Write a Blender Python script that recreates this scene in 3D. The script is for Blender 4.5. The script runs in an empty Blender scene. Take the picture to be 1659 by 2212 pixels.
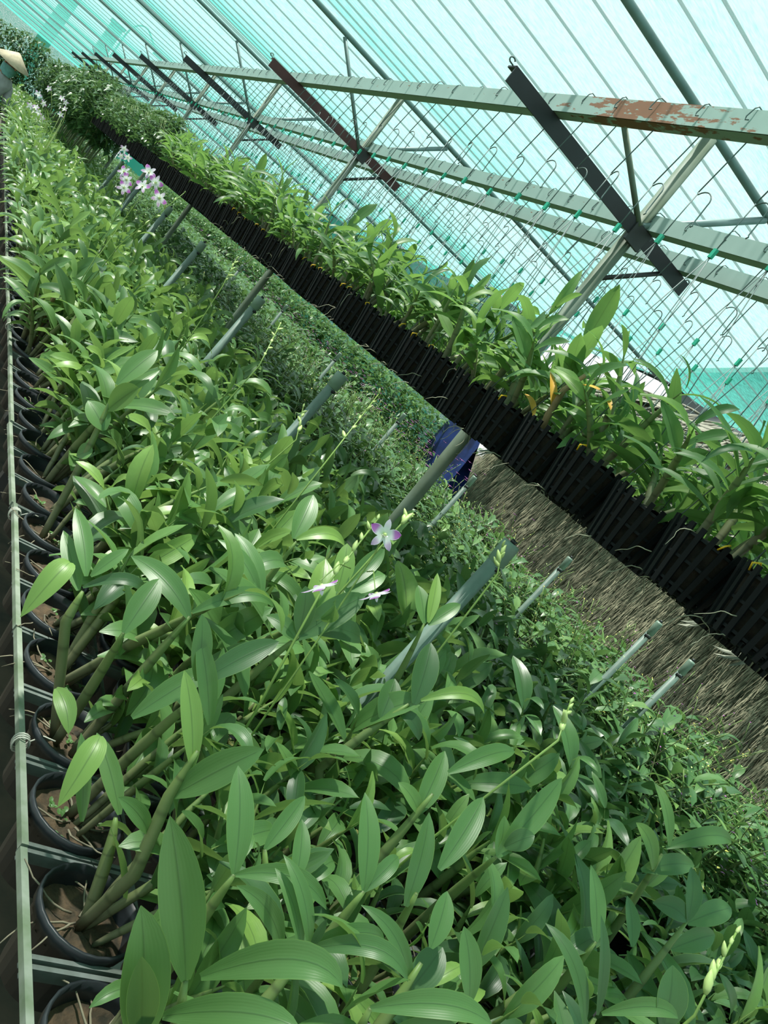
import bpy, math, random
import numpy as np
from mathutils import Matrix, Vector, Quaternion

# ------------------------------------------------------------------ camera, sky, sun, exposure
scene = bpy.context.scene
COL = scene.collection
CAMZ = 1.5
cam_d = bpy.data.cameras.new('camera')
cam = bpy.data.objects.new('camera', cam_d)
COL.objects.link(cam)
CR = ((0.68420883, 0.46498505, 0.56182487),
      (-0.36770292, -0.44533651, 0.81637611),
      (0.62980381, -0.76515639, -0.13372681))
M = Matrix([[CR[i][0], -CR[i][1], -CR[i][2], 0.0] for i in range(3)] + [[0, 0, 0, 1]])
cam.matrix_world = Matrix.Translation((0, 0, CAMZ)) @ M
cam_d.sensor_fit = 'HORIZONTAL'
cam_d.sensor_width = 36.0
cam_d.lens = 36.0 * 1835.0 / 1659.0
cam_d.clip_start = 0.02
cam_d.clip_end = 300
scene.camera = cam

world = bpy.data.worlds.new('sky')
scene.world = world
world.use_nodes = True
wb = world.node_tree.nodes['Background']
wb.inputs[0].default_value = (0.95, 0.985, 1.0, 1)
wb.inputs[1].default_value = 0.66

sun_d = bpy.data.lights.new('sun', 'SUN')
sun = bpy.data.objects.new('sun', sun_d)
COL.objects.link(sun)
sun_d.energy = 5.4
sun_d.angle = math.radians(2.0)
sun_d.color = (1.0, 0.97, 0.9)
sun.rotation_euler = Vector((-0.30, 0.25, 1.0)).to_track_quat('Z', 'Y').to_euler()

vs = scene.view_settings
vs.view_transform = 'Standard'
vs.look = 'None'
vs.exposure = 0.68
vs.gamma = 1.0
vs.use_curve_mapping = False
scene.cycles.max_bounces = 7
scene.cycles.diffuse_bounces = 4
scene.cycles.glossy_bounces = 2
scene.cycles.transmission_bounces = 4
scene.cycles.transparent_max_bounces = 12

rng = random.Random(7)
PI = math.pi
BZ = 0.80            # bench (tray) level
def U(a, b): return rng.uniform(a, b)

# ------------------------------------------------------------------ materials
class NT:
    def __init__(self, name):
        self.m = bpy.data.materials.new(name)
        self.m.use_nodes = True
        self.t = self.m.node_tree
        self.n = self.t.nodes
        self.bsdf = self.n['Principled BSDF']
        self.out = self.n['Material Output']
    def node(self, typ, **kw):
        nd = self.n.new(typ)
        for k, v in kw.items():
            if k.startswith('i_'):
                nd.inputs[k[2:].replace('_', ' ')].default_value = v
            else:
                setattr(nd, k, v)
        return nd
    def link(self, a, b): self.t.links.new(a, b)
    def math(self, op, a, b=None):
        nd = self.n.new('ShaderNodeMath'); nd.operation = op
        for i, v in enumerate((a, b)):
            if v is None: continue
            if hasattr(v, 'links'): self.link(v, nd.inputs[i])
            else: nd.inputs[i].default_value = v
        return nd.outputs[0]
    def mix(self, fac, a, b, blend='MIX'):
        nd = self.n.new('ShaderNodeMix'); nd.data_type = 'RGBA'; nd.blend_type = blend
        for sock, v in ((nd.inputs[0], fac), (nd.inputs[6], a), (nd.inputs[7], b)):
            if hasattr(v, 'links'): self.link(v, sock)
            else: sock.default_value = (v if isinstance(v, (int, float)) else (*v, 1))
        return nd.outputs[2]
    def noise(self, scale, detail=3, vec=None, rough=0.55):
        nd = self.node('ShaderNodeTexNoise')
        nd.inputs['Scale'].default_value = scale
        nd.inputs['Detail'].default_value = detail
        nd.inputs['Roughness'].default_value = rough
        if vec is not None: self.link(vec, nd.inputs['Vector'])
        return nd.outputs[0]
    def ramp(self, fac, stops):
        nd = self.n.new('ShaderNodeValToRGB')
        el = nd.color_ramp.elements
        while len(el) < len(stops): el.new(0.5)
        for e, (p, c) in zip(el, stops):
            e.position = p; e.color = (*c, 1) if len(c) == 3 else c
        self.link(fac, nd.inputs[0])
        return nd.outputs[0]
    def coords(self, which='Object'):
        return self.n.new('ShaderNodeTexCoord').outputs[which]
    def bump(self, h, strength=0.3, dist=0.01):
        nd = self.n.new('ShaderNodeBump')
        nd.inputs['Strength'].default_value = strength
        nd.inputs['Distance'].default_value = dist
        self.link(h, nd.inputs['Height'])
        self.link(nd.outputs[0], self.bsdf.inputs['Normal'])

def simple(name, col, rough=0.6, metal=0.0, var=0.25, scale=30, spec=0.5, dark=None, coords='Object', bump=0.0):
    k = NT(name)
    n = k.noise(scale, 4, k.coords(coords))
    d = dark or tuple(c * (1 - var) for c in col)
    c = k.mix(k.ramp(n, [(0.35, (0, 0, 0)), (0.65, (1, 1, 1))]), d, col)
    k.link(c, k.bsdf.inputs['Base Color'])
    k.bsdf.inputs['Roughness'].default_value = rough
    k.bsdf.inputs['Metallic'].default_value = metal
    k.bsdf.inputs['Specular IOR Level'].default_value = spec
    if bump: k.bump(n, bump)
    return k.m

def leaf_material(name, deep, mid, young, transl=0.30, rough=0.38, spec=0.5):
    """Leaf: colour varies leaf by leaf (object random or 'tint' attribute), a fine midrib and lengthwise veins from the leaf's own UV."""
    k = NT(name)
    oi = k.n.new('ShaderNodeObjectInfo')
    at = k.n.new('ShaderNodeAttribute'); at.attribute_name = 'tint'
    r = k.math('FRACT', k.math('ADD', oi.outputs['Random'], at.outputs['Fac']))
    base = k.ramp(r, [(0.0, deep), (0.45, mid), (0.8, mid), (1.0, young)])
    uv = k.n.new('ShaderNodeUVMap').outputs[0]
    sep = k.n.new('ShaderNodeSeparateXYZ'); k.link(uv, sep.inputs[0])
    u = k.math('ABSOLUTE', k.math('SUBTRACT', sep.outputs[0], 0.5))
    rib = k.math('SMOOTH_MIN', k.math('MULTIPLY', u, 26.0), 1.0)
    veins = k.math('MULTIPLY', k.math('SINE', k.math('MULTIPLY', sep.outputs[0], 75.0)), 0.5)
    c = k.mix(k.math('MULTIPLY', k.math('SUBTRACT', 1.0, rib), 0.55), base, tuple(x * 0.45 for x in deep))
    n = k.noise(14.0, 3, k.coords('Object'))
    c = k.mix(k.math('MULTIPLY', n, 0.35), c, tuple(x * 0.6 for x in mid))
    edge = k.math('GREATER_THAN', u, 0.478)
    c = k.mix(k.math('MULTIPLY', edge, 0.5), c, young)
    k.link(c, k.bsdf.inputs['Base Color'])
    k.bsdf.inputs['Roughness'].default_value = rough
    k.bsdf.inputs['Specular IOR Level'].default_value = spec
    k.bump(k.math('ADD', k.math('MULTIPLY', veins, 0.25), k.math('MULTIPLY', rib, 1.5)), 0.14, 0.0010)
    tr = k.n.new('ShaderNodeBsdfTranslucent')
    tc = k.mix(0.55, c, tuple(min(1, x * 1.5) for x in young))
    k.link(tc, tr.inputs[0])
    mx = k.n.new('ShaderNodeMixShader'); mx.inputs[0].default_value = transl
    k.link(k.bsdf.outputs[0], mx.inputs[1]); k.link(tr.outputs[0], mx.inputs[2])
    k.link(mx.outputs[0], k.out.inputs['Surface'])
    return k.m

def net_material(name, kk, fibre, weave=190.0):
    """Knitted shade net: the share of open holes falls with the slant of the line of sight as in any porous sheet of real thickness."""
    k = NT(name)
    k.n.remove(k.bsdf)
    g = k.n.new('ShaderNodeNewGeometry')
    dot = k.n.new('ShaderNodeVectorMath'); dot.operation = 'DOT_PRODUCT'
    k.link(g.outputs['Incoming'], dot.inputs[0]); k.link(g.outputs['Normal'], dot.inputs[1])
    cs = k.math('MAXIMUM', k.math('ABSOLUTE', dot.outputs['Value']), 0.03)
    co = k.coords('Object')
    mp = k.n.new('ShaderNodeMapping'); mp.inputs['Scale'].default_value = (30, 110, 60); k.link(co, mp.inputs[0])
    n1 = k.math('POWER', k.math('MULTIPLY', k.noise(1.0, 2, mp.outputs[0]), 2.0), 2.2)
    n2 = k.noise(0.9, 3, co)
    sp = k.n.new('ShaderNodeSeparateXYZ'); k.link(co, sp.inputs[0])
    wv = k.math('SINE', k.math('MULTIPLY', sp.outputs[1], 2 * PI * weave))
    dens = k.math('ADD', k.math('MULTIPLY', n1, 0.75), k.math('MULTIPLY', n2, 0.7))
    dens = k.math('ADD', dens, k.math('MULTIPLY', wv, 0.18))
    dens = k.math('MAXIMUM', dens, 0.15)
    T = k.math('EXPONENT', k.math('DIVIDE', k.math('MULTIPLY', dens, -kk), cs))
    tp = k.n.new('ShaderNodeBsdfTransparent'); tp.inputs[0].default_value = (1, 1, 1, 1)
    tl = k.n.new('ShaderNodeBsdfTranslucent'); tl.inputs[0].default_value = (*fibre, 1)
    df = k.n.new('ShaderNodeBsdfDiffuse'); df.inputs[0].default_value = (*[c * 0.8 for c in fibre], 1)
    m1 = k.n.new('ShaderNodeMixShader'); m1.inputs[0].default_value = 0.85
    k.link(df.outputs[0], m1.inputs[1]); k.link(tl.outputs[0], m1.inputs[2])
    m2 = k.n.new('ShaderNodeMixShader'); k.link(T, m2.inputs[0])
    k.link(m1.outputs[0], m2.inputs[1]); k.link(tp.outputs[0], m2.inputs[2])
    k.link(m2.outputs[0], k.out.inputs['Surface'])
    return k.m

MAT = {}
MAT['leaf'] = leaf_material('orchid_leaf', (0.034, 0.095, 0.040), (0.098, 0.220, 0.064), (0.23, 0.39, 0.085), rough=0.40)
MAT['leaf_basket'] = leaf_material('basket_orchid_leaf', (0.045, 0.130, 0.048), (0.095, 0.225, 0.065), (0.20, 0.36, 0.075), 0.40, 0.45)
MAT['leaf_small'] = leaf_material('small_orchid_leaf', (0.038, 0.11, 0.042), (0.07, 0.175, 0.052), (0.16, 0.30, 0.075), 0.22)
MAT['leaf_shrub'] = leaf_material('shrub_leaf', (0.030, 0.090, 0.036), (0.055, 0.145, 0.052), (0.14, 0.26, 0.075), 0.2)
MAT['leaf_yellow'] = simple('yellowed_leaf', (0.62, 0.36, 0.045), 0.5, var=0.35, scale=20)
MAT['leaf_dry'] = simple('dry_leaf', (0.32, 0.24, 0.12), 0.8, var=0.4, scale=40)
k = NT('cane_skin')
uvv = k.n.new('ShaderNodeUVMap').outputs[0]
sp = k.n.new('ShaderNodeSeparateXYZ'); k.link(uvv, sp.inputs[0])
nz = k.noise(35, 4, k.coords('Object'))
band = k.math('POWER', k.math('ABSOLUTE', k.math('COSINE', k.math('MULTIPLY', sp.outputs[1], PI * 5))), 60.0)
c0 = k.mix(k.math('MULTIPLY', nz, 0.8), (0.17, 0.28, 0.06), (0.085, 0.15, 0.045))
c0 = k.mix(sp.outputs[1], k.mix(nz, (0.17, 0.15, 0.10), (0.10, 0.12, 0.06)), c0)
c0 = k.mix(k.math('MULTIPLY', band, 0.5), c0, (0.035, 0.05, 0.018))
k.link(c0, k.bsdf.inputs['Base Color']); k.bsdf.inputs['Roughness'].default_value = 0.5
MAT['cane'] = k.m
MAT['stalk'] = simple('flower_stalk_green', (0.20, 0.33, 0.07), 0.5, var=0.3)
MAT['bud'] = simple('flower_bud', (0.48, 0.62, 0.22), 0.5, var=0.3)
MAT['pot'] = simple('black_pot_plastic', (0.018, 0.024, 0.028), 0.42, var=0.3, scale=60)
MAT['substrate'] = simple('husk_substrate', (0.095, 0.065, 0.035), 0.95, scale=38, dark=(0.018, 0.018, 0.010), bump=1.0)
MAT['substrate_dark'] = simple('dark_husk', (0.030, 0.024, 0.016), 0.95, scale=45, dark=(0.006, 0.006, 0.005), bump=0.6)
MAT['moss'] = simple('green_moss', (0.12, 0.15, 0.035), 0.95, var=0.6, scale=70, bump=0.6)
MAT['root'] = simple('pale_root', (0.42, 0.42, 0.30), 0.7, var=0.5, scale=25)
MAT['root_dark'] = simple('dry_root', (0.24, 0.22, 0.15), 0.9, var=0.6, scale=25)
MAT['basket'] = simple('black_basket_plastic', (0.0045, 0.0068, 0.0085), 0.6, var=0.3, scale=40, spec=0.22)
MAT['tie'] = simple('yellow_tie', (0.85, 0.52, 0.02), 0.5, var=0.15)
MAT['tag'] = simple('green_tag', (0.02, 0.42, 0.27), 0.5, var=0.15)
MAT['wire'] = simple('galvanised_wire', (0.11, 0.17, 0.165), 0.5, var=0.3)
MAT['string'] = simple('pale_string', (0.5, 0.52, 0.45), 0.8)
MAT['rail'] = simple('mossy_rail', (0.25, 0.29, 0.24), 0.7, scale=16, dark=(0.11, 0.16, 0.09))
MAT['bar'] = simple('grey_tray_bar', (0.15, 0.18, 0.17), 0.6, scale=22, dark=(0.07, 0.09, 0.075))
MAT['steel'] = simple('dark_steel', (0.05, 0.055, 0.058), 0.5, metal=0.2, scale=18)
MAT['arm'] = simple('black_painted_arm', (0.022, 0.026, 0.032), 0.5, scale=18)
MAT['arm_red'] = simple('rust_red_painted_arm', (0.085, 0.03, 0.03), 0.55, scale=18)
MAT['roofpipe'] = simple('grey_green_roof_pipe', (0.17, 0.27, 0.26), 0.5, metal=0.2, scale=14)
k = NT('net_reinforcing_band')
tp_ = k.n.new('ShaderNodeBsdfTransparent'); tl_ = k.n.new('ShaderNodeBsdfTranslucent'); tl_.inputs[0].default_value = (0.22, 0.34, 0.33, 1)
k.bsdf.inputs['Base Color'].default_value = (0.25, 0.37, 0.36, 1); k.bsdf.inputs['Roughness'].default_value = 0.8
m1_ = k.n.new('ShaderNodeMixShader'); m1_.inputs[0].default_value = 0.6; k.link(k.bsdf.outputs[0], m1_.inputs[1]); k.link(tl_.outputs[0], m1_.inputs[2])
m2_ = k.n.new('ShaderNodeMixShader'); m2_.inputs[0].default_value = 0.45; k.link(m1_.outputs[0], m2_.inputs[1]); k.link(tp_.outputs[0], m2_.inputs[2])
k.link(m2_.outputs[0], k.out.inputs['Surface'])
MAT['roofwire'] = k.m
MAT['post'] = simple('mossy_steel_post', (0.150, 0.205, 0.160), 0.65, scale=9, dark=(0.095, 0.135, 0.080))
MAT['pvc'] = simple('grey_green_pvc', (0.145, 0.225, 0.185), 0.5, scale=20, var=0.3)
MAT['pvc_cap'] = simple('pvc_cap', (0.20, 0.30, 0.235), 0.45, var=0.2)
MAT['blackcap'] = simple('black_nozzle', (0.012, 0.016, 0.018), 0.4)
def channel_mat(nm, amount):
  k = NT(nm)
  co = k.coords('Object')
  sp = k.n.new('ShaderNodeSeparateXYZ'); k.link(co, sp.inputs[0])
  mp = k.n.new('ShaderNodeMapping'); mp.inputs['Scale'].default_value = (30, 11, 42); k.link(co, mp.inputs[0])
  rn = k.noise(1.0, 6, mp.outputs[0], 0.65)
  yb = k.math('SUBTRACT', 1.0, k.math('ABSOLUTE', k.math('MULTIPLY', k.math('SUBTRACT', sp.outputs[1], 1.80), 2.2)))
  yb = k.math('MAXIMUM', yb, 0.0)
  rust = k.ramp(k.math('ADD', k.math('MULTIPLY', rn, 0.9), k.math('MULTIPLY', yb, amount)), [(0.585, (0, 0, 0)), (0.62, (1, 1, 1))])
  steel = k.mix(k.noise(9, 3, co), (0.34, 0.47, 0.43), (0.26, 0.37, 0.34))
  k.link(k.mix(rust, steel, k.mix(rn, (0.30, 0.11, 0.05), (0.20, 0.12, 0.075))), k.bsdf.inputs['Base Color'])
  k.bsdf.inputs['Roughness'].default_value = 0.55; k.bsdf.inputs['Metallic'].default_value = 0.15
  return k.m
MAT['channel_rusty'] = channel_mat('rusty_channel', 0.22)
MAT['channel'] = channel_mat('galvanised_channel', -0.1)
MAT['net'] = net_material('teal_shade_net', 0.145, (0.075, 0.385, 0.325))
MAT['net_dimming'] = net_material('teal_dimming_net', 0.42, (0.07, 0.36, 0.29))  # denser net for the added out-of-view layer that dims the near end
MAT['net_side'] = net_material('teal_side_net', 1.1, (0.04, 0.36, 0.26))
MAT['cord'] = simple('black_edge_cord', (0.012, 0.02, 0.02), 0.8)
MAT['soil'] = simple('damp_soil', (0.10, 0.085, 0.055), 0.95, scale=6, dark=(0.035, 0.04, 0.028), bump=0.6)
MAT['litter'] = simple('dry_grass', (0.34, 0.30, 0.19), 0.9, var=0.5, scale=8)
MAT['thatch'] = simple('palm_thatch', (0.33, 0.34, 0.27), 0.85, scale=9, dark=(0.10, 0.12, 0.085))
MAT['thatch_dark'] = simple('dark_palm_thatch', (0.05, 0.055, 0.042), 0.95, scale=9)  # dark thatch tone, used on the ridge pole
MAT['thatch_brown'] = simple('weathered_thatch', (0.33, 0.32, 0.21), 0.9, scale=14, dark=(0.13, 0.13, 0.08))
MAT['tarp'] = simple('blue_tarpaulin', (0.02, 0.05, 0.22), 0.5, scale=6, dark=(0.008, 0.014, 0.05))
MAT['concrete'] = simple('grey_concrete', (0.22, 0.24, 0.23), 0.9, scale=2)
MAT['redroof'] = simple('faded_red_roof', (0.34, 0.16, 0.11), 0.9, scale=3)
MAT['roofgrey'] = simple('grey_sheet_roof', (0.16, 0.19, 0.19), 0.8, scale=3)
MAT['lamp'] = simple('lamp_post_grey', (0.25, 0.28, 0.28), 0.6)
MAT['shirt'] = simple('grey_work_shirt', (0.46, 0.50, 0.53), 0.9, scale=12)
MAT['trousers'] = simple('dark_trousers', (0.05, 0.05, 0.07), 0.9)
MAT['skin'] = simple('skin', (0.36, 0.20, 0.13), 0.6, var=0.1)
MAT['hat'] = simple('palm_leaf_hat', (0.62, 0.55, 0.38), 0.8, scale=20)
MAT['scarf'] = simple('turquoise_scarf', (0.16, 0.42, 0.40), 0.9, scale=30)
# flower: colour runs from a pale yellow-green heart through white to a magenta tip along each petal's UV
k = NT('orchid_petal')
uvv = k.n.new('ShaderNodeUVMap').outputs[0]
sp = k.n.new('ShaderNodeSeparateXYZ'); k.link(uvv, sp.inputs[0])
at = k.n.new('ShaderNodeAttribute'); at.attribute_name = 'tint'
c0 = k.ramp(sp.outputs[1], [(0.0, (0.72, 0.82, 0.42)), (0.22, (0.80, 0.90, 0.78)), (0.42, (0.83, 0.85, 0.88)), (0.62, (0.52, 0.20, 0.58)), (0.95, (0.42, 0.08, 0.48))])
c1 = k.ramp(sp.outputs[1], [(0.0, (0.72, 0.82, 0.5)), (0.25, (0.85, 0.90, 0.86)), (0.8, (0.86, 0.86, 0.92)), (1.0, (0.74, 0.66, 0.86))])
u = k.math('ABSOLUTE', k.math('SUBTRACT', sp.outputs[0], 0.5))
cc = k.mix(at.outputs['Fac'], c0, c1)
cc = k.mix(k.math('MULTIPLY', k.math('GREATER_THAN', u, 0.42), 0.7), cc, (0.85, 0.85, 0.9))
k.link(cc, k.bsdf.inputs['Base Color']); k.bsdf.inputs['Roughness'].default_value = 0.55
tr = k.n.new('ShaderNodeBsdfTranslucent'); k.link(cc, tr.inputs[0])
mx = k.n.new('ShaderNodeMixShader'); mx.inputs[0].default_value = 0.35
k.link(k.bsdf.outputs[0], mx.inputs[1]); k.link(tr.outputs[0], mx.inputs[2]); k.link(mx.outputs[0], k.out.inputs['Surface'])
MAT['petal'] = k.m
MAT['purple'] = simple('tiny_purple_bloom', (0.30, 0.08, 0.30), 0.6)
MAT['yellowbloom'] = simple('tiny_yellow_bloom', (0.62, 0.58, 0.12), 0.6)

# ------------------------------------------------------------------ mesh helpers
class MB:
    """Collects vertices, faces, uvs and a per-face-corner tint; builds ONE mesh."""
    def __init__(self):
        self.v = []; self.f = []; self.uv = []; self.tint = []; self.nv = 0
    def add(self, V, F, UV=None, tint=0.0):
        V = np.asarray(V, float)
        self.v.append(V)
        o = self.nv
        self.f.extend([tuple(i + o for i in f) for f in F])
        self.uv.append(np.zeros((len(V), 2)) if UV is None else np.asarray(UV, float))
        self.tint.append(np.full(len(V), tint))
        self.nv += len(V)
        return self
    def box(self, c, s, rot=None):
        V = np.array([(x, y, z) for x in (-.5, .5) for y in (-.5, .5) for z in (-.5, .5)]) * np.array(s)
        if rot is not None: V = V @ np.array(rot.to_3x3()).T
        return self.add(V + np.array(c), [(0, 1, 3, 2), (4, 6, 7, 5), (0, 4, 5, 1), (2, 3, 7, 6), (0, 2, 6, 4), (1, 5, 7, 3)])
    def tube(self, pts, rad, n=6, cap=True, tint=0.0):
        P = np.asarray(pts, float)
        m = len(P)
        rad = np.full(m, rad) if np.isscalar(rad) else np.asarray(rad, float)
        T = np.gradient(P, axis=0); T /= np.linalg.norm(T, axis=1)[:, None] + 1e-12
        ref = np.array((0, 0, 1.0)) if abs(T[0][2]) < 0.9 else np.array((1.0, 0, 0))
        A = np.cross(T[0], ref); A /= np.linalg.norm(A)
        V = []; UV = []
        for i in range(m):
            A = A - T[i] * A.dot(T[i]); A /= np.linalg.norm(A)
            B = np.cross(T[i], A)
            for j in range(n):
                a = 2 * PI * j / n
                V.append(P[i] + rad[i] * (math.cos(a) * A + math.sin(a) * B))
                UV.append((j / n, i / max(1, m - 1)))
        F = [(i * n + j, i * n + (j + 1) % n, (i + 1) * n + (j + 1) % n, (i + 1) * n + j) for i in range(m - 1) for j in range(n)]
        if cap:
            F.append(tuple(range(n - 1, -1, -1))); F.append(tuple((m - 1) * n + j for j in range(n)))
        return self.add(V, F, UV, tint)
    def lathe(self, prof, n=20, c=(0, 0, 0), closed=False):
        V = []; UV = []
        for i, (r, z) in enumerate(prof):
            for j in range(n):
                a = 2 * PI * j / n
                V.append((c[0] + r * math.cos(a), c[1] + r * math.sin(a), c[2] + z)); UV.append((j / n, i / (len(prof) - 1)))
        F = [(i * n + j, i * n + (j + 1) % n, (i + 1) * n + (j + 1) % n, (i + 1) * n + j) for i in range(len(prof) - 1) for j in range(n)]
        return self.add(V, F, UV)
    def mesh(self, name, mat, smooth=True):
        me = bpy.data.meshes.new(name)
        V = np.concatenate(self.v) if self.v else np.zeros((0, 3))
        me.from_pydata(V.tolist(), [], self.f)
        uv = np.concatenate(self.uv); ti = np.concatenate(self.tint)
        idx = np.empty(len(me.loops), dtype=np.int32); me.loops.foreach_get('vertex_index', idx)
        l = me.uv_layers.new(name='UVMap')
        l.data.foreach_set('uv', uv[idx].ravel())
        a = me.attributes.new('tint', 'FLOAT', 'POINT'); a.data.foreach_set('value', ti.astype(np.float32))
        me.polygons.foreach_set('use_smooth', np.full(len(me.polygons), smooth))
        me.materials.append(MAT[mat]); me.update()
        return me
    def build(self, name, mat, parent=None, smooth=True, loc=None):
        return obj(name, self.mesh(name, mat, smooth), parent, loc)

def obj(name, data, parent=None, loc=None, mat=None):
    o = bpy.data.objects.new(name, data)
    COL.objects.link(o)
    if parent is not None: o.parent = parent
    if loc is not None: o.location = loc
    if mat is not None: o.matrix_basis = mat
    return o
def tag(o, label=None, cat=None, group=None, kind=None):
    if label: o['label'] = label
    if cat: o['category'] = cat
    if group: o['group'] = group
    if kind: o['kind'] = kind
    return o
def thing(name, label, cat, loc=(0, 0, 0), rz=0.0, group=None):
    o = obj(name, None, None, loc); o.rotation_euler = (0, 0, rz); o.empty_display_size = 0.05
    return tag(o, label, cat, group)
def xform(V, Mx):
    A = np.array(Mx)
    return np.asarray(V) @ A[:3, :3].T + A[:3, 3]
ORD = ['first', 'second', 'third', 'fourth', 'fifth', 'sixth', 'seventh', 'eighth', 'ninth', 'tenth', 'eleventh', 'twelfth', 'thirteenth', 'fourteenth', 'fifteenth', 'sixteenth', 'seventeenth', 'eighteenth', 'nineteenth', 'twentieth']

# ------------------------------------------------------------------ leaf shapes
def leaf_geo(L, W, bend, a0=0.0, fold=0.25, twist=0.0, ns=7, tip=1.0, wav=0.0, peak=0.45):
    """Blade from the origin along +X, upper face +Z, curving down by `bend` radians over its length."""
    us = (-1, -.5, 0, .5, 1)
    V = []; UV = []
    x = z = 0.0
    for i in range(ns + 1):
        t = i / ns
        a = a0 - bend * (t ** 1.3)
        if i:
            x += math.cos(a) * L / ns; z += math.sin(a) * L / ns
        q = peak
        w = 1 - 0.78 * (1 - t / q) ** 2 if t < q else max(0.012, 1 - ((t - q) / (1 - q)) ** (2.1 / tip)) ** 0.85
        w *= W / 2
        tw = twist * t
        for u in us:
            y = u * w * math.cos(fold * (1 - 0.5 * t))
            h = abs(u) * w * math.sin(fold * (1 - 0.5 * t)) + wav * W * math.sin(9 * t + u * 2) * u * u
            yy = y * math.cos(tw) - h * math.sin(tw); hh = y * math.sin(tw) + h * math.cos(tw)
            V.append((x - hh * math.sin(a), yy, z + hh * math.cos(a))); UV.append((0.5 + u / 2 * 0.98, t))
    F = [(i * 5 + j, (i + 1) * 5 + j, (i + 1) * 5 + j + 1, i * 5 + j + 1) for i in range(ns) for j in range(4)]
    return np.array(V), F, np.array(UV)
def leaf_set(n, seed, mat, name, Wr, bendr, foldr, tip=1.0, ns=7, wav=0.0, peak=0.45):
    r = random.Random(seed); out = []
    for i in range(n):
        g = leaf_geo(1.0, r.uniform(*Wr), r.uniform(*bendr), 0, r.uniform(*foldr), r.uniform(-.5, .5), ns, tip, wav * r.uniform(.3, 1), peak)
        out.append((g, MB().add(*g).mesh(name, mat)))
    return out
BROAD = leaf_set(14, 3, 'leaf', 'leaf', (0.27, 0.36), (0.15, 1.7), (0.15, 0.6), 0.95, 7, 0.05, 0.47)
BASK = leaf_set(12, 5, 'leaf_basket', 'leaf', (0.15, 0.225), (0.7, 2.0), (0.3, 0.7), 1.0, 7, 0.0, 0.42)
SMALL = leaf_set(8, 9, 'leaf_small', 'leaf', (0.25, 0.34), (0.2, 1.5), (0.2, 0.6), 1.0, 4)

# ------------------------------------------------------------------ cane prototypes: a jointed tube with its leaves
def make_cane(seed, H, rad, lean, curve, nleaf, start, Lr, leaves, elev=(0.5, 0.95), top_tuft=2):
    r = random.Random(seed)
    az = 0.0
    nseg = 14
    P = []
    p = np.zeros(3); th = lean
    for i in range(nseg + 1):
        P.append(p.copy())
        t = i / nseg
        th = lean + curve * t
        p = p + np.array((math.sin(th), r.uniform(-.06, .06), math.cos(th))) * H / nseg
    P = np.array(P)
    rr = np.array([rad * (0.75 + 0.35 * math.sin(PI * min(1, (i / nseg) * 1.15)) - 0.75 * (i / nseg) ** 4) for i in range(nseg + 1)])
    mb = MB().tube(P, rr, 8)
    L = []
    phase = r.uniform(0, PI)
    for q in range(nleaf):
        t = start + (1 - start) * (q / max(1, nleaf - 1))
        i = min(nseg - 1, int(t * nseg)); f = t * nseg - i
        pos = P[i] * (1 - f) + P[min(nseg, i + 1)] * f
        T = Vector(P[min(nseg, i + 1)] - P[i]).normalized()
        a = phase + (0 if q % 2 == 0 else PI) + r.uniform(-.35, .35) + q * 0.12
        out = Vector((math.cos(a), math.sin(a), 0)); out = (out - T * out.dot(T)).normalized()
        e = r.uniform(*elev)
        if q >= nleaf - top_tuft: e = r.uniform(1.0, 1.35)
        X = (out * math.cos(e) + T * math.sin(e)).normalized()
        Y = T.cross(out).normalized()
        Z = X.cross(Y).normalized()
        Ln = r.uniform(*Lr) * (0.75 if q >= nleaf - 1 else 1.0) * (0.8 if q == 0 else 1.0)
        Mx = Matrix(((X[0], Y[0], Z[0], pos[0]), (X[1], Y[1], Z[1], pos[1]), (X[2], Y[2], Z[2], pos[2]), (0, 0, 0, 1)))
        Mx = Mx @ Matrix.Rotation(r.uniform(-.35, .35), 4, 'X') @ Matrix.Diagonal((Ln, Ln, Ln, 1))
        L.append((r.randrange(len(leaves)), Mx, r.random()))
    return dict(mb=mb, P=P, leaves=L, set=leaves)
CANES = [make_cane(100 + i, U(0.20, 0.36), U(0.0062, 0.0085), U(0.02, 0.45), U(-.1, .5), rng.randint(6, 9), U(0.28, 0.45), (0.105, 0.16), BROAD) for i in range(22)]
for c in CANES: c['me'] = c['mb'].mesh('cane', 'cane')
BBROAD = leaf_set(8, 15, 'leaf_basket', 'leaf', (0.25, 0.34), (0.2, 1.4), (0.2, 0.6), 0.95, 7, 0.08, 0.47)
BCANES = [make_cane(300 + i, U(0.13, 0.25), U(0.0055, 0.0075), U(0.05, 0.6), U(0, .6), rng.randint(10, 15) if i % 3 else rng.randint(6, 9), U(0.12, 0.25), (0.10, 0.15) if i % 3 else (0.08, 0.125), BASK if i % 3 else BBROAD, (0.45, 1.0)) for i in range(15)]
for c in BCANES: c['me'] = c['mb'].mesh('cane', 'cane')

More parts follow.
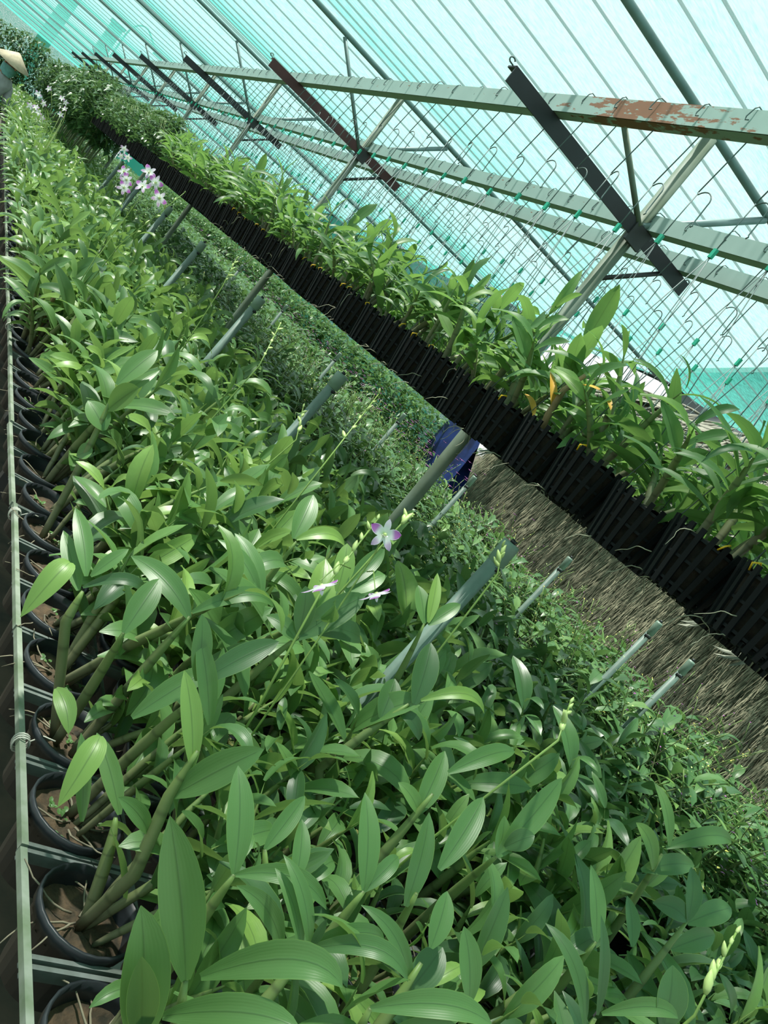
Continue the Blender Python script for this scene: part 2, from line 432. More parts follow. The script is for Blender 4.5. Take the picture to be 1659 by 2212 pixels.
def merged(canes, placements, name_leaf, mat_leaf, name_cane='canes', extra_tint=True, r=rng):
    """Joins the leaves of several canes into one mesh and the canes into another."""
    lm = MB(); cm = MB()
    for ci, Mx in placements:
        c = canes[ci]
        cm.add(xform(c['mb'].v[0], Mx), c['mb'].f, c['mb'].uv[0])
        for li, LM, tt in c['leaves']:
            g = c['set'][li][0]
            lm.add(xform(g[0], Mx @ LM), g[1], g[2], r.random())
    return lm, cm
def cane_place(n, spread, zb, r=rng, sc=(0.85, 1.15), arc=None):
    out = []
    for i in range(n):
        a = 2 * PI * i / n + r.uniform(-.5, .5) if arc is None else arc[0] + r.uniform(-1, 1) * arc[1]
        d = r.uniform(0.1, 1) * spread
        out.append(Matrix.Translation((d * math.cos(a), d * math.sin(a), zb)) @ Matrix.Rotation(a + r.uniform(-.6, .6), 4, 'Z') @ Matrix.Scale(r.uniform(*sc), 4))
    return out

# ------------------------------------------------------------------ THE SETTING
tag(MB().box((3, 20, -0.05), (160, 160, 0.1)).build('floor', 'soil', smooth=False), 'damp brown soil floor under the benches', kind='structure')

ROOF_Z = CAMZ + 1.17
YP0, DYP = 2.19, 2.38                      # roof pipes and support frames
X0R, X1R = -5.0, 4.26
def roof_z(y):
    return ROOF_Z - 0.095 * abs(math.sin(PI * (y - YP0) / DYP))
ys = np.arange(-2.57, 32.2, DYP / 16)
xs = np.linspace(X0R, X1R, 14)
V = []; 
for y in ys:
    for i, x in enumerate(xs):
        V.append((x, y, roof_z(y) + 0.012 * math.sin(1.7 * x + 0.9 * y)))
nx = len(xs)
F = [(j * nx + i, j * nx + i + 1, (j + 1) * nx + i + 1, (j + 1) * nx + i) for j in range(len(ys) - 1) for i in range(nx - 1)]
ceil = tag(MB().add(V, F).build('ceiling', 'net'), 'pale teal shade net stretched over the whole nursery as a roof', kind='structure')
# unseen extra net layer above the near end, added to darken the foreground plants
V = []
ys2 = [y for y in ys if y < 1.5]
for y in ys2:
    for x in xs: V.append((x, y, roof_z(y) + 0.02 + 0.012 * math.sin(1.7 * x + 0.9 * y)))
obj('added_dimming_net', MB().add(V, [f for f in F if max(f) < len(V)]).mesh('added_dimming_net', 'net_dimming'), ceil)
# thin wires under the net, across the house
wm = MB().tube([(X0R, 0, 0), (X1R, 0, 0)], 0.0046, 5, False).mesh('support_wire', 'roofwire')
nw = int((30 + 2) / (DYP / 13))
for i in range(nw):
    y = -1.7 + i * DYP / 13
    if abs(((y - YP0 + DYP / 2) % DYP) - DYP / 2) < 0.06: continue
    obj('support_wire', wm, ceil, (0, y, roof_z(y) - 0.022))
# pipes that carry the net, one above every support frame
pm = MB().tube([(X0R, 0, 0), (X1R, 0, 0)], 0.0135, 10).mesh('roof_pipe', 'roofpipe')
for i in range(-1, 13):
    obj('roof_pipe', pm, ceil, (0, YP0 + i * DYP, ROOF_Z - 0.035))
# edge cord and side nets
cz = lambda y: ROOF_Z - 0.03 - 0.015 * abs(math.sin(PI * (y - YP0) / DYP))
obj('edge_cord', MB().tube([(X1R, y, cz(y)) for y in np.arange(-2, 32, 0.6)], 0.014, 6).mesh('edge_cord', 'cord'), ceil)
V = []; Fq = []
yy = np.arange(5.85, 32.01, 0.4)
for a, y in enumerate(yy):
    for b in range(7):
        z = cz(y) * (1 - b / 6) + 0.02
        V.append((X1R + 0.02 + 0.05 * math.sin(y * 2.1 + b), y + (0.10 * b if a == 0 else 0), z))
Fq = [(a * 7 + b, (a + 1) * 7 + b, (a + 1) * 7 + b + 1, a * 7 + b + 1) for a in range(len(yy) - 1) for b in range(6)]
tag(MB().add(V, Fq).build('wall_right', 'net_side'), 'teal side net hanging from the roof cord to the ground', kind='structure')
V = []
for a, x in enumerate(np.linspace(X0R, X1R, 16)):
    for b in range(5):
        V.append((x, 32.0 + 0.06 * math.sin(x * 3 + b), 0.02 + (ROOF_Z - 0.05) * b / 4))
tag(MB().add(V, [(a * 5 + b, a * 5 + 5 + b, a * 5 + 6 + b, a * 5 + b + 1) for a in range(15) for b in range(4)]).build('wall_back', 'net_side'), 'teal net closing the far end of the nursery', kind='structure')

# ------------------------------------------------------------------ support frames (post + cross arm + braces) and the three channels
ARMZ = CAMZ + 0.80
XP = 1.56
def frame(k):
    y = YP0 + k * DYP
    lab = ['nearest mossy steel post with long black cross arm', 'second mossy steel post with dark rust-red cross arm', 'third steel post with black cross arm, counted from the camera', 'fourth steel post with black cross arm, counted from the camera']
    t = thing('support_frame', lab[k] if 0 <= k < 4 else 'grey steel post with thin dark cross arm far down the row', 'steel frame', (XP, y, 0), 0, 'steel support frames in a row' if k >= 4 else None)
    MB().tube([(0, 0, 0), (0, 0, 1.0), (0, 0, ROOF_Z - 0.05)], 0.0215 if k < 1 else 0.019, 12).build('post', 'post', t)
    am = 'arm_red' if k == 1 else 'arm'
    a = MB()
    x0, x1 = 0.925 - XP, 1.835 - XP
    a.box(((x0 + x1) / 2, -0.028, ARMZ - 0.024), (x1 - x0, 0.005, 0.046))
    a.box(((x0 + x1) / 2, -0.006, ARMZ - 0.003), (x1 - x0, 0.046, 0.005))
    arm = a.build('cross_arm', am, t, False)
    for s, xe in ((-1, x0), (1, x1)):
        pts = [(xe, -0.006, ARMZ)] + [(xe + s * 0.010 + s * 0.009 * math.sin(q), -0.006, ARMZ + 0.007 - 0.007 * math.cos(q)) for q in np.linspace(0.4, 4.4, 8)]
        MB().tube(pts, 0.0022, 5).build('end_hook', 'wire', arm)
    MB().box((0, -0.03, ARMZ - 0.035), (0.07, 0.012, 0.06)).build('bracket', 'steel', t, False)
    top = ROOF_Z - 0.05
    MB().tube([(0.0, -0.02, ARMZ + 0.0), (1.93 - XP, 0, top)], 0.0115, 8).build('brace', 'roofpipe', t)
    if k == 0:
        MB().tube([(-0.02, -0.03, ARMZ - 0.01), (1.29 - XP, 0, CAMZ + 0.945)], 0.009, 8).build('brace', 'post', t)
    else:
        MB().tube([(-0.02, -0.03, ARMZ - 0.03), (1.14 - XP, 0, top)], 0.010, 8).build('brace', 'roofpipe', t)
    MB().tube([(0, -0.01, CAMZ + 0.605), (1.755 - XP, -0.02, ARMZ - 0.02)], 0.0075, 8).build('brace', 'steel', t)
    return t
for k in range(8): frame(k)

def channel(x, label, rust):
    t = MB()
    y0, y1 = -1.5, 21.0
    h = 0.052; w = 0.032; th = 0.003
    cx = x
    cy = (y0 + y1) / 2; ln = y1 - y0
    t.box((0, cy, h / 2), (th, ln, h)).box((w / 2, cy, th / 2), (w, ln, th)).box((w / 2, cy, h - th / 2), (w, ln, th)).box((w - th / 2, cy, 0.010), (th, ln, 0.014))
    o = t.build('steel_channel', 'channel_rusty' if rust else 'channel', None, False, (cx, 0, ARMZ + 0.0005))
    tag(o, label, 'steel beam')
    bm = MB()
    return o
beams = [channel(1.085, 'uppermost pale steel channel with brown rust patches carrying hanging wires', True),
         channel(1.575, 'middle pale steel channel resting on the cross arms', False),
         channel(1.765, 'lowest pale steel channel resting on the outer ends of the cross arms', False)]
pj = MB().tube([(1.29, -1.0, CAMZ + 0.955), (1.29, 3.4, CAMZ + 0.955)], 0.0125, 8).build('tie_pipe', 'post')
tag(pj, 'thin grey pipe running just under the rusty steel channel', 'pipe')

# ------------------------------------------------------------------ tray bench with black pots: the near bench
BX0, BX1 = 0.455, 1.535
MOD = 0.465; M0 = 0.33
def bench_bar(L, w, h): return MB().box((L / 2, 0, -h / 2), (L, w, h))
cross_me = bench_bar(BX1 - BX0, 0.006, 0.016).mesh('cross_bar', 'bar', False)
long_me = MB().box((0, (MOD - 0.008) / 2, -0.008), (0.006, MOD - 0.008, 0.016)).mesh('long_bar', 'bar', False)
rail_me = MB().box((0, (MOD - 0.006) / 2, -0.005), (0.009, MOD - 0.006, 0.010)).box((0.005, (MOD - 0.006) / 2, -0.013), (0.003, MOD - 0.006, 0.014)).mesh('rail', 'rail', False)
PX = [0.53 + 0.155 * i for i in range(7)]
mods = list(range(-1, 24))
for k in mods:
    y0 = M0 + k * MOD
    i = k - 0
    if i < 6:
        lab = '%s pale tray section from the bottom of the photo along the aisle' % ORD[i + 1] if i >= 0 else 'nearest pale tray section at the bottom of the photo'
        g = None
    else:
        lab = 'pale plastic tray section farther up the near bench'; g = 'tray sections of the near bench'
    t = thing('pot_tray', lab, 'tray', (BX0, y0 + 0.003, BZ + U(-.003, .003)), U(-.006, .006), g)
    obj('rail', rail_me, t); obj('rail', rail_me, t, (BX1 - BX0, 0, 0))
    for q in range(3):
        for dy in (0.006, 0.149) if True else ():
            obj('cross_bar', cross_me, t, (0, q * 0.155 + dy, -0.003))
    for q in range(1, 7):
        obj('long_bar', long_me, t, (PX[0] - BX0 + 0.155 * q - 0.0775, 0.004, -0.006))
for ty in (1.679, 3.1, 0.98):
    tr_ = min((o for o in COL.objects if o.name.startswith('pot_tray') and o.location[1] <= ty), key=lambda o: ty - o.location[1])
    P = [(0.011 * math.cos(q) + .002, ty - tr_.location[1] + 0.0045 * q / 6.28 + .001 * math.sin(3 * q), -0.008 + 0.014 * math.sin(q)) for q in np.linspace(0, 18.8, 40)] + [(0.03, ty - tr_.location[1] + .02, .004), (.045, ty - tr_.location[1] + .012, .008)]
    MB().tube(P, 0.0012, 5).build('string_tie', 'string', tr_)
# bench legs and bearers
for k in range(6):
    y = 0.4 + k * 2.0
    t = thing('bench_trestle', 'dark steel trestle under the near tray bench', 'trestle', (BX0, y, 0), 0, 'trestles under the near bench')
    for x in (0.12, BX1 - BX0 - 0.12):
        MB().box((x, 0, (BZ - 0.07) / 2), (0.035, 0.035, BZ - 0.07)).build('leg', 'steel', t, False)
    MB().box(((BX1 - BX0) / 2, 0, BZ - 0.05), (BX1 - BX0 - 0.04, 0.04, 0.04)).build('bearer', 'steel', t, False)

# ------------------------------------------------------------------ potted orchids on the near bench
POT_H = 0.105
pot_me = MB().lathe([(0.046, 0), (0.050, 0.0), (0.060, 0.088), (0.0645, 0.089), (0.066, 0.105), (0.0625, 0.106), (0.0605, 0.092), (0.0575, 0.075)], 24).mesh('pot', 'pot')
def disc(r, z, seed, amp, n=18, rings=4):
    rr = random.Random(seed); V = [(0, 0, z + rr.uniform(-amp, amp))]
    for i in range(1, rings + 1):
        for j in range(n):
            a = 2 * PI * j / n; V.append((r * i / rings * math.cos(a), r * i / rings * math.sin(a), z + rr.uniform(-amp, amp)))
    F = [(0, 1 + j, 1 + (j + 1) % n) for j in range(n)]
    for i in range(rings - 1):
        F += [(1 + i * n + j, 1 + (i + 1) * n + j, 1 + (i + 1) * n + (j + 1) % n, 1 + i * n + (j + 1) % n) for j in range(n)]
    return V, F
sub_me = [MB().add(*disc(0.0590, 0.080, s, 0.006)).mesh('substrate', 'substrate') for s in range(4)] + [MB().add(*disc(0.0590, 0.082, 9, 0.006)).mesh('substrate', 'moss')]
def root_mesh(seed, nm='roots', mat='root_dark', n=5, R=0.06, z=0.085):
    r = random.Random(seed); mb = MB()
    for i in range(n):
        a = r.uniform(0, 2 * PI); p = np.array((r.uniform(0, .03) * math.cos(a), r.uniform(0, .03) * math.sin(a), z)); P = [p]
        d = np.array((math.cos(a), math.sin(a), 0.25))
        for q in range(7):
            d = d + np.array((r.uniform(-.5, .5), r.uniform(-.5, .5), r.uniform(-.35, .15)))
            d /= np.linalg.norm(d); p = p + d * 0.013; P.append(p)
        mb.tube(P, np.linspace(0.0016, 0.0008, len(P)), 5)
    return mb.mesh(nm, mat)
root_me = [root_mesh(40 + i) for i in range(4)]
def weed_mesh(seed):
    r = random.Random(seed); mb = MB()
    for c in range(4):
        cx, cy = r.uniform(-.04, .04), r.uniform(-.04, .04)
        for q in range(7):
            g = leaf_geo(r.uniform(.006, .011), 0.006, 0.6, 0.7, 0.2, 0, 3)
            mb.add(xform(g[0], Matrix.Translation((cx + r.uniform(-.008, .008), cy + r.uniform(-.008, .008), 0.088)) @ Matrix.Rotation(r.uniform(0, 6.28), 4, 'Z')), g[1], g[2], r.random() * .4 + .5)
    return mb.mesh('weeds', 'leaf')
weed_me = [weed_mesh(60 + i) for i in range(3)]

NEAR_Y, IND_Y = 2.75, 7.0
PROTO = []
for s in range(14):
    pl = [(rng.randrange(len(CANES)), m) for m in cane_place(rng.randint(4, 6), 0.035, 0.078)]
    lm, cm = merged(CANES, pl, 'leaves', 'leaf')
    PROTO.append((lm, cm, lm.mesh('leaves', 'leaf'), cm.mesh('canes', 'cane')))
SKIP = set()
rows = np.arange(-1, 200)
row_y = [0.0975 + 0.155 * j for j in range(1, 180)]
rail_n = 0
PLANTS = []
def potted(x, y, near, lab, grp, c=None, rz=None):
    t = thing('potted_orchid', lab, 'potted orchid', (x, y, BZ - 0.095), U(0, 2 * PI) if rz is None else rz, grp)
    PLANTS.append(t)
    obj('pot', pot_me, t)
    obj('substrate', rng.choice(sub_me), t)
    if near:
        ro = tag(obj('roots', rng.choice(root_me), t), kind='stuff'); ro.rotation_euler = (0, 0, U(0, 6))
        if rng.random() < 0.6: tag(obj('weeds', rng.choice(weed_me), t), kind='stuff')
        for m in cane_place(rng.randint(4, 5), 0.035, 0.078) if c is None else c:
            cn = rng.choice(CANES)
            co = obj('cane', cn['me'], t, None, m)
            for li, LM, tt in cn['leaves']:
                obj('leaf', cn['set'][li][1], co, None, LM)
    else:
        lm, cm, lme, cme = rng.choice(PROTO)
        tag(obj('leaves', lme, t), kind='stuff'); obj('canes', cme, t)
    return t
# foreground plants whose canes and leaves stand out one by one: (pot column, pot row, shoot tip, cane, leaves as base, tip, width, arch)
HERO = [
    (0, 1, (0.4498, 0.4489, -0.48), None, [(0.4498, 0.4489, -0.48, 0.3647, 0.4918, -0.3716, 0.0387, 0.03), (0.457, 0.4456, -0.4703, 0.5228, 0.3878, -0.3929, 0.0298, 0.24), (0.4506, 0.4428, -0.514, 0.5054, 0.3771, -0.4298, 0.0279, 0.12)]),
    (0, 1, (0.4403, 0.4374, -0.53), None, [(0.4435, 0.4338, -0.538, 0.3729, 0.4589, -0.4289, 0.0412, 0.05), (0.4403, 0.4374, -0.53, 0.3789, 0.4276, -0.4434, 0.0265, 0.02)]),
    (0, 3, (0.5066, 0.7133, -0.48), [(0.5305, 0.6617, -0.6948), (0.5208, 0.6837, -0.6014), (0.5065, 0.7083, -0.511), (0.5052, 0.7187, -0.4535)], [(0.509, 0.707, -0.5088, 0.5539, 0.6929, -0.4063, 0.0386, 0.05), (0.51, 0.7123, -0.4721, 0.4631, 0.7787, -0.4031, 0.0254, 0.06), (0.5112, 0.6976, -0.557, 0.455, 0.7063, -0.5309, 0.0213, 0.1)]),
    (0, 2, (0.515, 0.5566, -0.46), None, [(0.515, 0.5566, -0.46, 0.493, 0.6313, -0.3978, 0.029, 0.06), (0.5789, 0.5083, -0.4865, 0.511, 0.54, -0.4573, 0.0202, 0.15), (0.5159, 0.556, -0.4598, 0.6021, 0.5198, -0.4391, 0.0211, 0.22)]),
    (0, 3, (0.5065, 0.7631, -0.6), None, [(0.5082, 0.7628, -0.5952, 0.4592, 0.8393, -0.5551, 0.0248, 0.05), (0.4821, 0.7752, -0.6289, 0.442, 0.838, -0.5615, 0.0194, 0.04), (0.4502, 0.8118, -0.5394, 0.4322, 0.7535, -0.6017, 0.0323, 0.18)]),
    (0, 4, (0.5351, 0.8309, -0.45), None, [(0.5232, 0.8405, -0.4414, 0.4893, 0.8747, -0.3746, 0.0272, 0.06), (0.5258, 0.8386, -0.4417, 0.5982, 0.8661, -0.3581, 0.0328, 0.08), (0.5586, 0.8109, -0.4729, 0.4973, 0.8659, -0.3949, 0.026, 0.05), (0.4897, 0.8497, -0.5255, 0.5591, 0.8809, -0.4325, 0.0317, 0.08)]),
    (0, 5, (0.4235, 1.0594, -0.5), [(0.4822, 0.9884, -0.6871), (0.4276, 1.0488, -0.548), (0.4241, 1.0588, -0.501)], [(0.4195, 1.0615, -0.5045, 0.378, 1.1391, -0.4676, 0.0268, 0.02), (0.4177, 1.0663, -0.4826, 0.3784, 1.1582, -0.4364, 0.0268, 0.06), (0.4221, 1.0639, -0.4785, 0.4492, 1.0827, -0.4252, 0.0204, 0.05), (0.4218, 1.0611, -0.4971, 0.5052, 1.0519, -0.4648, 0.0191, 0.28), (0.394, 1.0828, -0.4816, 0.3666, 1.0316, -0.5592, 0.037, 0.22), (0.4611, 1.0128, -0.6267, 0.4871, 0.949, -0.6442, 0.0293, 0.12)]),
    (0, 5, (0.5598, 1.023, -0.45), None, [(0.5601, 1.0224, -0.4528, 0.4716, 1.1141, -0.4454, 0.0382, 0.1), (0.5593, 1.0245, -0.4434, 0.6675, 1.034, -0.3826, 0.0264, 0.24), (0.6618, 0.9594, -0.4096, 0.6019, 0.9865, -0.4962, 0.0264, 0.1)]),
    (0, 5, (0.48, 0.9937, -0.5), None, [(0.48, 0.9937, -0.5, 0.5034, 1.0588, -0.4339, 0.0375, 0.05)]),
    (1, 2, (0.6914, 0.575, -0.45), None, [(0.6914, 0.575, -0.45, 0.6747, 0.6532, -0.3862, 0.0285, 0.06), (0.6914, 0.575, -0.45, 0.7343, 0.607, -0.4179, 0.02, 0.15)]),
    (0, 1, (0.5685, 0.4768, -0.45), None, [(0.5644, 0.4791, -0.4528, 0.5297, 0.536, -0.4238, 0.0151, 0.1), (0.5699, 0.476, -0.4487, 0.5291, 0.5388, -0.4093, 0.0151, 0.12), (0.5685, 0.4768, -0.45, 0.6444, 0.4303, -0.4146, 0.0201, 0.26), (0.5673, 0.4779, -0.4481, 0.6488, 0.4825, -0.4228, 0.0193, 0.18), (0.5697, 0.4767, -0.4454, 0.5678, 0.4826, -0.4172, 0.0092, 0.0)]),
    (2, 2, (0.7738, 0.5848, -0.44), None, [(0.772, 0.5829, -0.4593, 0.7776, 0.6519, -0.3782, 0.0296, 0.06), (0.7784, 0.5877, -0.4029, 0.8368, 0.6543, -0.3324, 0.0328, 0.06)]),
    (2, 3, (0.8598, 0.7369, -0.4), None, [(0.8581, 0.7325, -0.4342, 0.8862, 0.7944, -0.363, 0.0347, 0.05), (0.8606, 0.742, -0.3653, 0.9632, 0.7649, -0.3049, 0.0285, 0.12), (0.8601, 0.7313, -0.4331, 0.8208, 0.7609, -0.4174, 0.0223, 0.1)]),
    (1, 1, (0.704, 0.4733, -0.43), None, [(0.7035, 0.4765, -0.413, 0.7161, 0.5153, -0.374, 0.0265, 0.05), (0.7087, 0.4653, -0.4595, 0.7396, 0.4914, -0.421, 0.0348, 0.05), (0.7089, 0.4653, -0.4582, 0.6367, 0.5207, -0.4237, 0.0183, 0.16)]),
    (2, 1, (0.7705, 0.4471, -0.44), None, [(0.7705, 0.4471, -0.44, 0.7454, 0.4934, -0.3912, 0.0261, 0.06)]),
    (1, 1, (0.6125, 0.4186, -0.44), None, [(0.6125, 0.4186, -0.44, 0.7068, 0.3798, -0.392, 0.0252, 0.16), (0.6334, 0.4032, -0.4459, 0.6797, 0.3776, -0.4081, 0.0203, 0.15)]),
    (1, 2, (0.5936, 0.6305, -0.48), None, [(0.5936, 0.6305, -0.48, 0.6261, 0.6723, -0.4291, 0.0234, 0.05), (0.6317, 0.6037, -0.4834, 0.63, 0.6555, -0.4474, 0.0219, 0.05)]),
    (3, 1, (0.9308, 0.424, -0.4), None, [(0.9309, 0.4247, -0.3957, 0.9005, 0.4812, -0.3159, 0.0161, 0.06), (0.9264, 0.4249, -0.4131, 0.8796, 0.5095, -0.3688, 0.0211, 0.14), (0.9868, 0.3914, -0.3634, 0.9809, 0.4271, -0.3086, 0.0412, 0.05), (0.9336, 0.4235, -0.3914, 0.9927, 0.3907, -0.343, 0.0201, 0.2)]),
    (5, 2, (1.3351, 0.6102, -0.36), None, [(1.3351, 0.6106, -0.3575, 1.34, 0.664, -0.3015, 0.0325, 0.08), (1.3364, 0.6089, -0.3622, 1.4409, 0.6238, -0.3173, 0.0381, 0.08), (1.3351, 0.6102, -0.36, 1.2862, 0.642, -0.3713, 0.0353, 0.15), (1.3384, 0.6001, -0.4076, 1.4294, 0.6083, -0.363, 0.0367, 0.08)]),
    (6, 3, (1.4031, 0.7451, -0.34), None, [(1.4028, 0.7474, -0.3271, 1.5484, 0.746, -0.2633, 0.033, 0.16), (1.405, 0.7467, -0.3224, 1.3775, 0.8284, -0.2629, 0.0251, 0.1), (1.4044, 0.7393, -0.3697, 1.3482, 0.7851, -0.3268, 0.0314, 0.14), (1.3917, 0.7459, -0.3833, 1.5224, 0.7519, -0.3364, 0.0377, 0.08)]),
    (3, 3, (0.9336, 0.6515, -0.4), None, [(0.9336, 0.6515, -0.4, 1.0011, 0.7057, -0.2842, 0.0375, 0.06), (0.935, 0.6532, -0.3843, 0.9549, 0.6454, -0.3479, 0.029, 0.1), (0.935, 0.6506, -0.4002, 0.9342, 0.6849, -0.3599, 0.0242, 0.04)]),
    (4, 2, (1.1175, 0.5769, -0.42), None, [(1.1175, 0.5769, -0.42, 1.1067, 0.651, -0.3582, 0.0296, 0.05), (1.1543, 0.5557, -0.3944, 1.1625, 0.6124, -0.3592, 0.0252, 0.05)]),
    (0, 9, (0.4792, 1.7033, -0.4), None, [(0.4855, 1.6953, -0.422, 0.4978, 1.658, -0.342, 0.0542, 0.06), (0.4749, 1.7109, -0.3716, 0.5139, 1.7628, -0.275, 0.0448, 0.05), (0.5, 1.6793, -0.4588, 0.4494, 1.7184, -0.433, 0.0523, 0.05), (0.5035, 1.6692, -0.5057, 0.4855, 1.6771, -0.5334, 0.0411, 0.1), (0.4835, 1.6991, -0.4071, 0.5462, 1.7768, -0.3102, 0.0243, 0.04)]),
    (1, 5, (0.726, 1.0194, -0.4), None, [(0.7257, 1.0189, -0.4045, 0.7969, 1.0504, -0.2996, 0.0465, 0.08), (0.7243, 1.021, -0.3973, 0.6975, 1.0498, -0.3345, 0.0352, 0.08), (0.7268, 1.0176, -0.4076, 0.6774, 1.0517, -0.4068, 0.031, 0.1)]),
    (2, 6, (0.8548, 1.1848, -0.35), None, [(0.8481, 1.1879, -0.359, 0.8374, 1.2434, -0.2886, 0.0391, 0.06), (0.8555, 1.1855, -0.3426, 0.9142, 1.2499, -0.2613, 0.0342, 0.06), (0.8589, 1.1818, -0.3511, 0.9192, 1.2049, -0.2918, 0.0423, 0.07)]),
    (3, 4, (0.9156, 0.9356, -0.38), [(0.8641, 0.9434, -0.5484), (0.8884, 0.941, -0.4612), (0.9129, 0.9368, -0.3833)], [(0.8931, 0.9431, -0.4283, 0.9059, 0.9915, -0.3775, 0.0398, 0.05), (0.9184, 0.9339, -0.3783, 0.9276, 1.0056, -0.2992, 0.0449, 0.05), (0.9231, 0.9325, -0.367, 1.0408, 0.9221, -0.3334, 0.0232, 0.24), (0.9079, 0.9368, -0.4043, 0.9504, 0.9055, -0.417, 0.0246, 0.2)]),
    (2, 7, (0.8102, 1.3394, -0.36), None, [(0.8038, 1.344, -0.3586, 0.823, 1.4214, -0.2834, 0.0452, 0.05), (0.8082, 1.3413, -0.3567, 0.9118, 1.354, -0.3215, 0.0296, 0.2)]),
    (1, 5, (0.6776, 1.097, -0.4), None, [(0.6776, 1.097, -0.4, 0.6147, 1.1798, -0.3575, 0.0333, 0.08), (0.6754, 1.098, -0.4028, 0.5887, 1.1623, -0.3746, 0.0246, 0.12)]),
    (4, 6, (1.057, 1.1948, -0.33), None, [(1.057, 1.1948, -0.33, 1.0356, 1.2562, -0.287, 0.0369, 0.04), (1.0616, 1.1927, -0.3237, 1.0608, 1.265, -0.2478, 0.0264, 0.03), (1.0637, 1.1908, -0.327, 1.12, 1.2213, -0.2657, 0.0299, 0.06)]),
]
HPOT = {(h[0], h[1]): None for h in HERO}
count = 0
far = []
for j, y in enumerate(row_y):
    for i, x in enumerate(PX):
        if y > 22: continue
        if y > IND_Y: far.append((x, y)); continue
        near = y < NEAR_Y
        if i == 0 and j < 14:
            lab = '%s potted orchid from the bottom of the photo beside the aisle rail' % ORD[j]; g = 'potted orchids on the near bench'
        elif near:
            lab = "leafy potted orchid, %s row from the aisle rail, %s up from the photo's bottom" % (ORD[i], ORD[j]); g = 'potted orchids on the near bench'
        else:
            lab = 'green leafy orchid in a black pot farther up the near bench'; g = 'potted orchids farther up the near bench'
        cl = None; rz = None
        if (i, j) in HPOT: cl = cane_place(3, 0.03, 0.078, sc=(0.55, 0.8), arc=(0.0, 1.3) if i == 0 else None); rz = 0.0
        elif y < 1.05: cl = cane_place(5, 0.03, 0.078, sc=(0.62, 0.86) if i < 3 else (0.82, 1.05), arc=(0.0, 1.3) if i == 0 else None); rz = 0.0 if i == 0 else None
        elif i == 0: cl = cane_place(4, 0.03, 0.078, arc=(0.0, 1.3)); rz = 0.0
        pt = potted(x + U(-.008, .008), y + U(-.008, .008), near, lab, g, cl, rz)
        if (i, j) in HPOT: HPOT[(i, j)] = pt
        count += 1
def arch_leaf(B, T, W, arc, ns=10, fold=0.32, rr=rng):
    B, T = Vector(B), Vector(T)
    ax = T - B; L = ax.length
    C = (B + T) / 2 + Vector((0, 0, 1)) * arc * L * 2 + Vector((-.5, -.8, .3)) * 0.05 * L
    V = []; UV = []
    tw = rr.uniform(-.35, .35)
    for i in range(ns + 1):
        t = i / ns
        p = B * (1 - t) ** 2 + C * 2 * t * (1 - t) + T * t * t
        d = ((C - B) * (1 - t) + (T - C) * t).normalized()
        N = Vector((-0.45, -0.65, 0.75)); N = (N - d * N.dot(d)).normalized()
        S = d.cross(N); a = tw * (t - .2)
        S, N = S * math.cos(a) + N * math.sin(a), N * math.cos(a) - S * math.sin(a)
        q = 0.46
        w = 1 - 0.80 * (1 - t / q) ** 2 if t < q else max(0.012, 1 - ((t - q) / (1 - q)) ** 2.1) ** 0.85
        w *= W / 2
        for u in (-1, -.5, 0, .5, 1):
            v = p + S * u * w * math.cos(fold) + N * abs(u) * w * math.sin(fold) * (1 - .4 * t)
            V.append(tuple(v)); UV.append((0.5 + u / 2 * .98, t))
    F = [(i * 5 + j, (i + 1) * 5 + j, (i + 1) * 5 + j + 1, i * 5 + j + 1) for i in range(ns) for j in range(4)]
    return V, F, UV
for ci, cj, nd, cane, lvs in HERO:
    pt = HPOT[(ci, cj)]
    org = Vector(pt.location) - Vector((0, 0, CAMZ))
    base = Vector((U(-.02, .02), U(-.02, .02), 0.080))
    tip = Vector(nd) - org
    if cane:
        P = [tuple(base)] + [tuple(Vector(c) - org) for c in cane[(1 if cane[0][2] < -.6 else 0):]]
        P = [Vector(q) for q in P]
        Q = []
        for a_, b_ in zip(P[:-1], P[1:]): Q += [a_.lerp(b_, f_ / 4) for f_ in range(4)]
        P = Q + [P[-1]]
    else:
        ctl = base.lerp(tip, 0.5) + Vector((0, 0, 0.35)) * (tip - base).length * 0.5
        P = [base * (1 - t_) ** 2 + ctl * 2 * t_ * (1 - t_) + tip * t_ * t_ for t_ in np.linspace(0, 1, 12)]
    co = MB().tube([tuple(q) for q in P], [0.0068 + 0.0012 * math.sin(PI * q / (len(P) - 1)) - 0.0045 * (q / (len(P) - 1)) ** 3 for q in range(len(P))], 10).build('cane', 'cane', pt)
    for lv in lvs:
        B = Vector(lv[0:3]) - org; T = Vector(lv[3:6]) - org
        MB().add(*arch_leaf(B, T, lv[6], lv[7])).build('leaf', 'leaf', co)

# the far end of the near bench: too small to tell apart
fm = MB(); fc = MB(); fp = MB()
pv = np.array([(0.05 * math.cos(a) * s, 0.05 * math.sin(a) * s, z) for s, z in ((1, 0), (1.25, 0.1)) for a in np.linspace(0, 2 * PI, 8, endpoint=False)])
pf = [(i, (i + 1) % 8, 8 + (i + 1) % 8, 8 + i) for i in range(8)]
quad = leaf_geo(1.0, 0.30, 0.9, 0, 0.3, 0, 3)
for x, y in far:
    fp.add(pv + np.array((x, y, BZ - 0.095)), pf)
    for ci, m in [(rng.randrange(len(CANES)), m) for m in cane_place(4, 0.035, BZ - 0.017)]:
        m = Matrix.Translation((x, y, 0)) @ m
        for li, LM, tt in CANES[ci]['leaves']:
            fm.add(xform(quad[0], m @ LM), quad[1], quad[2], rng.random())
ff = fm.build('orchid_foliage', 'leaf'); tag(ff, 'mass of orchid leaves at the far end of the near bench', 'foliage', kind='stuff')
tag(fp.build('far_pots', 'pot'), 'black pots at the far end of the near bench', 'pots', kind='stuff')

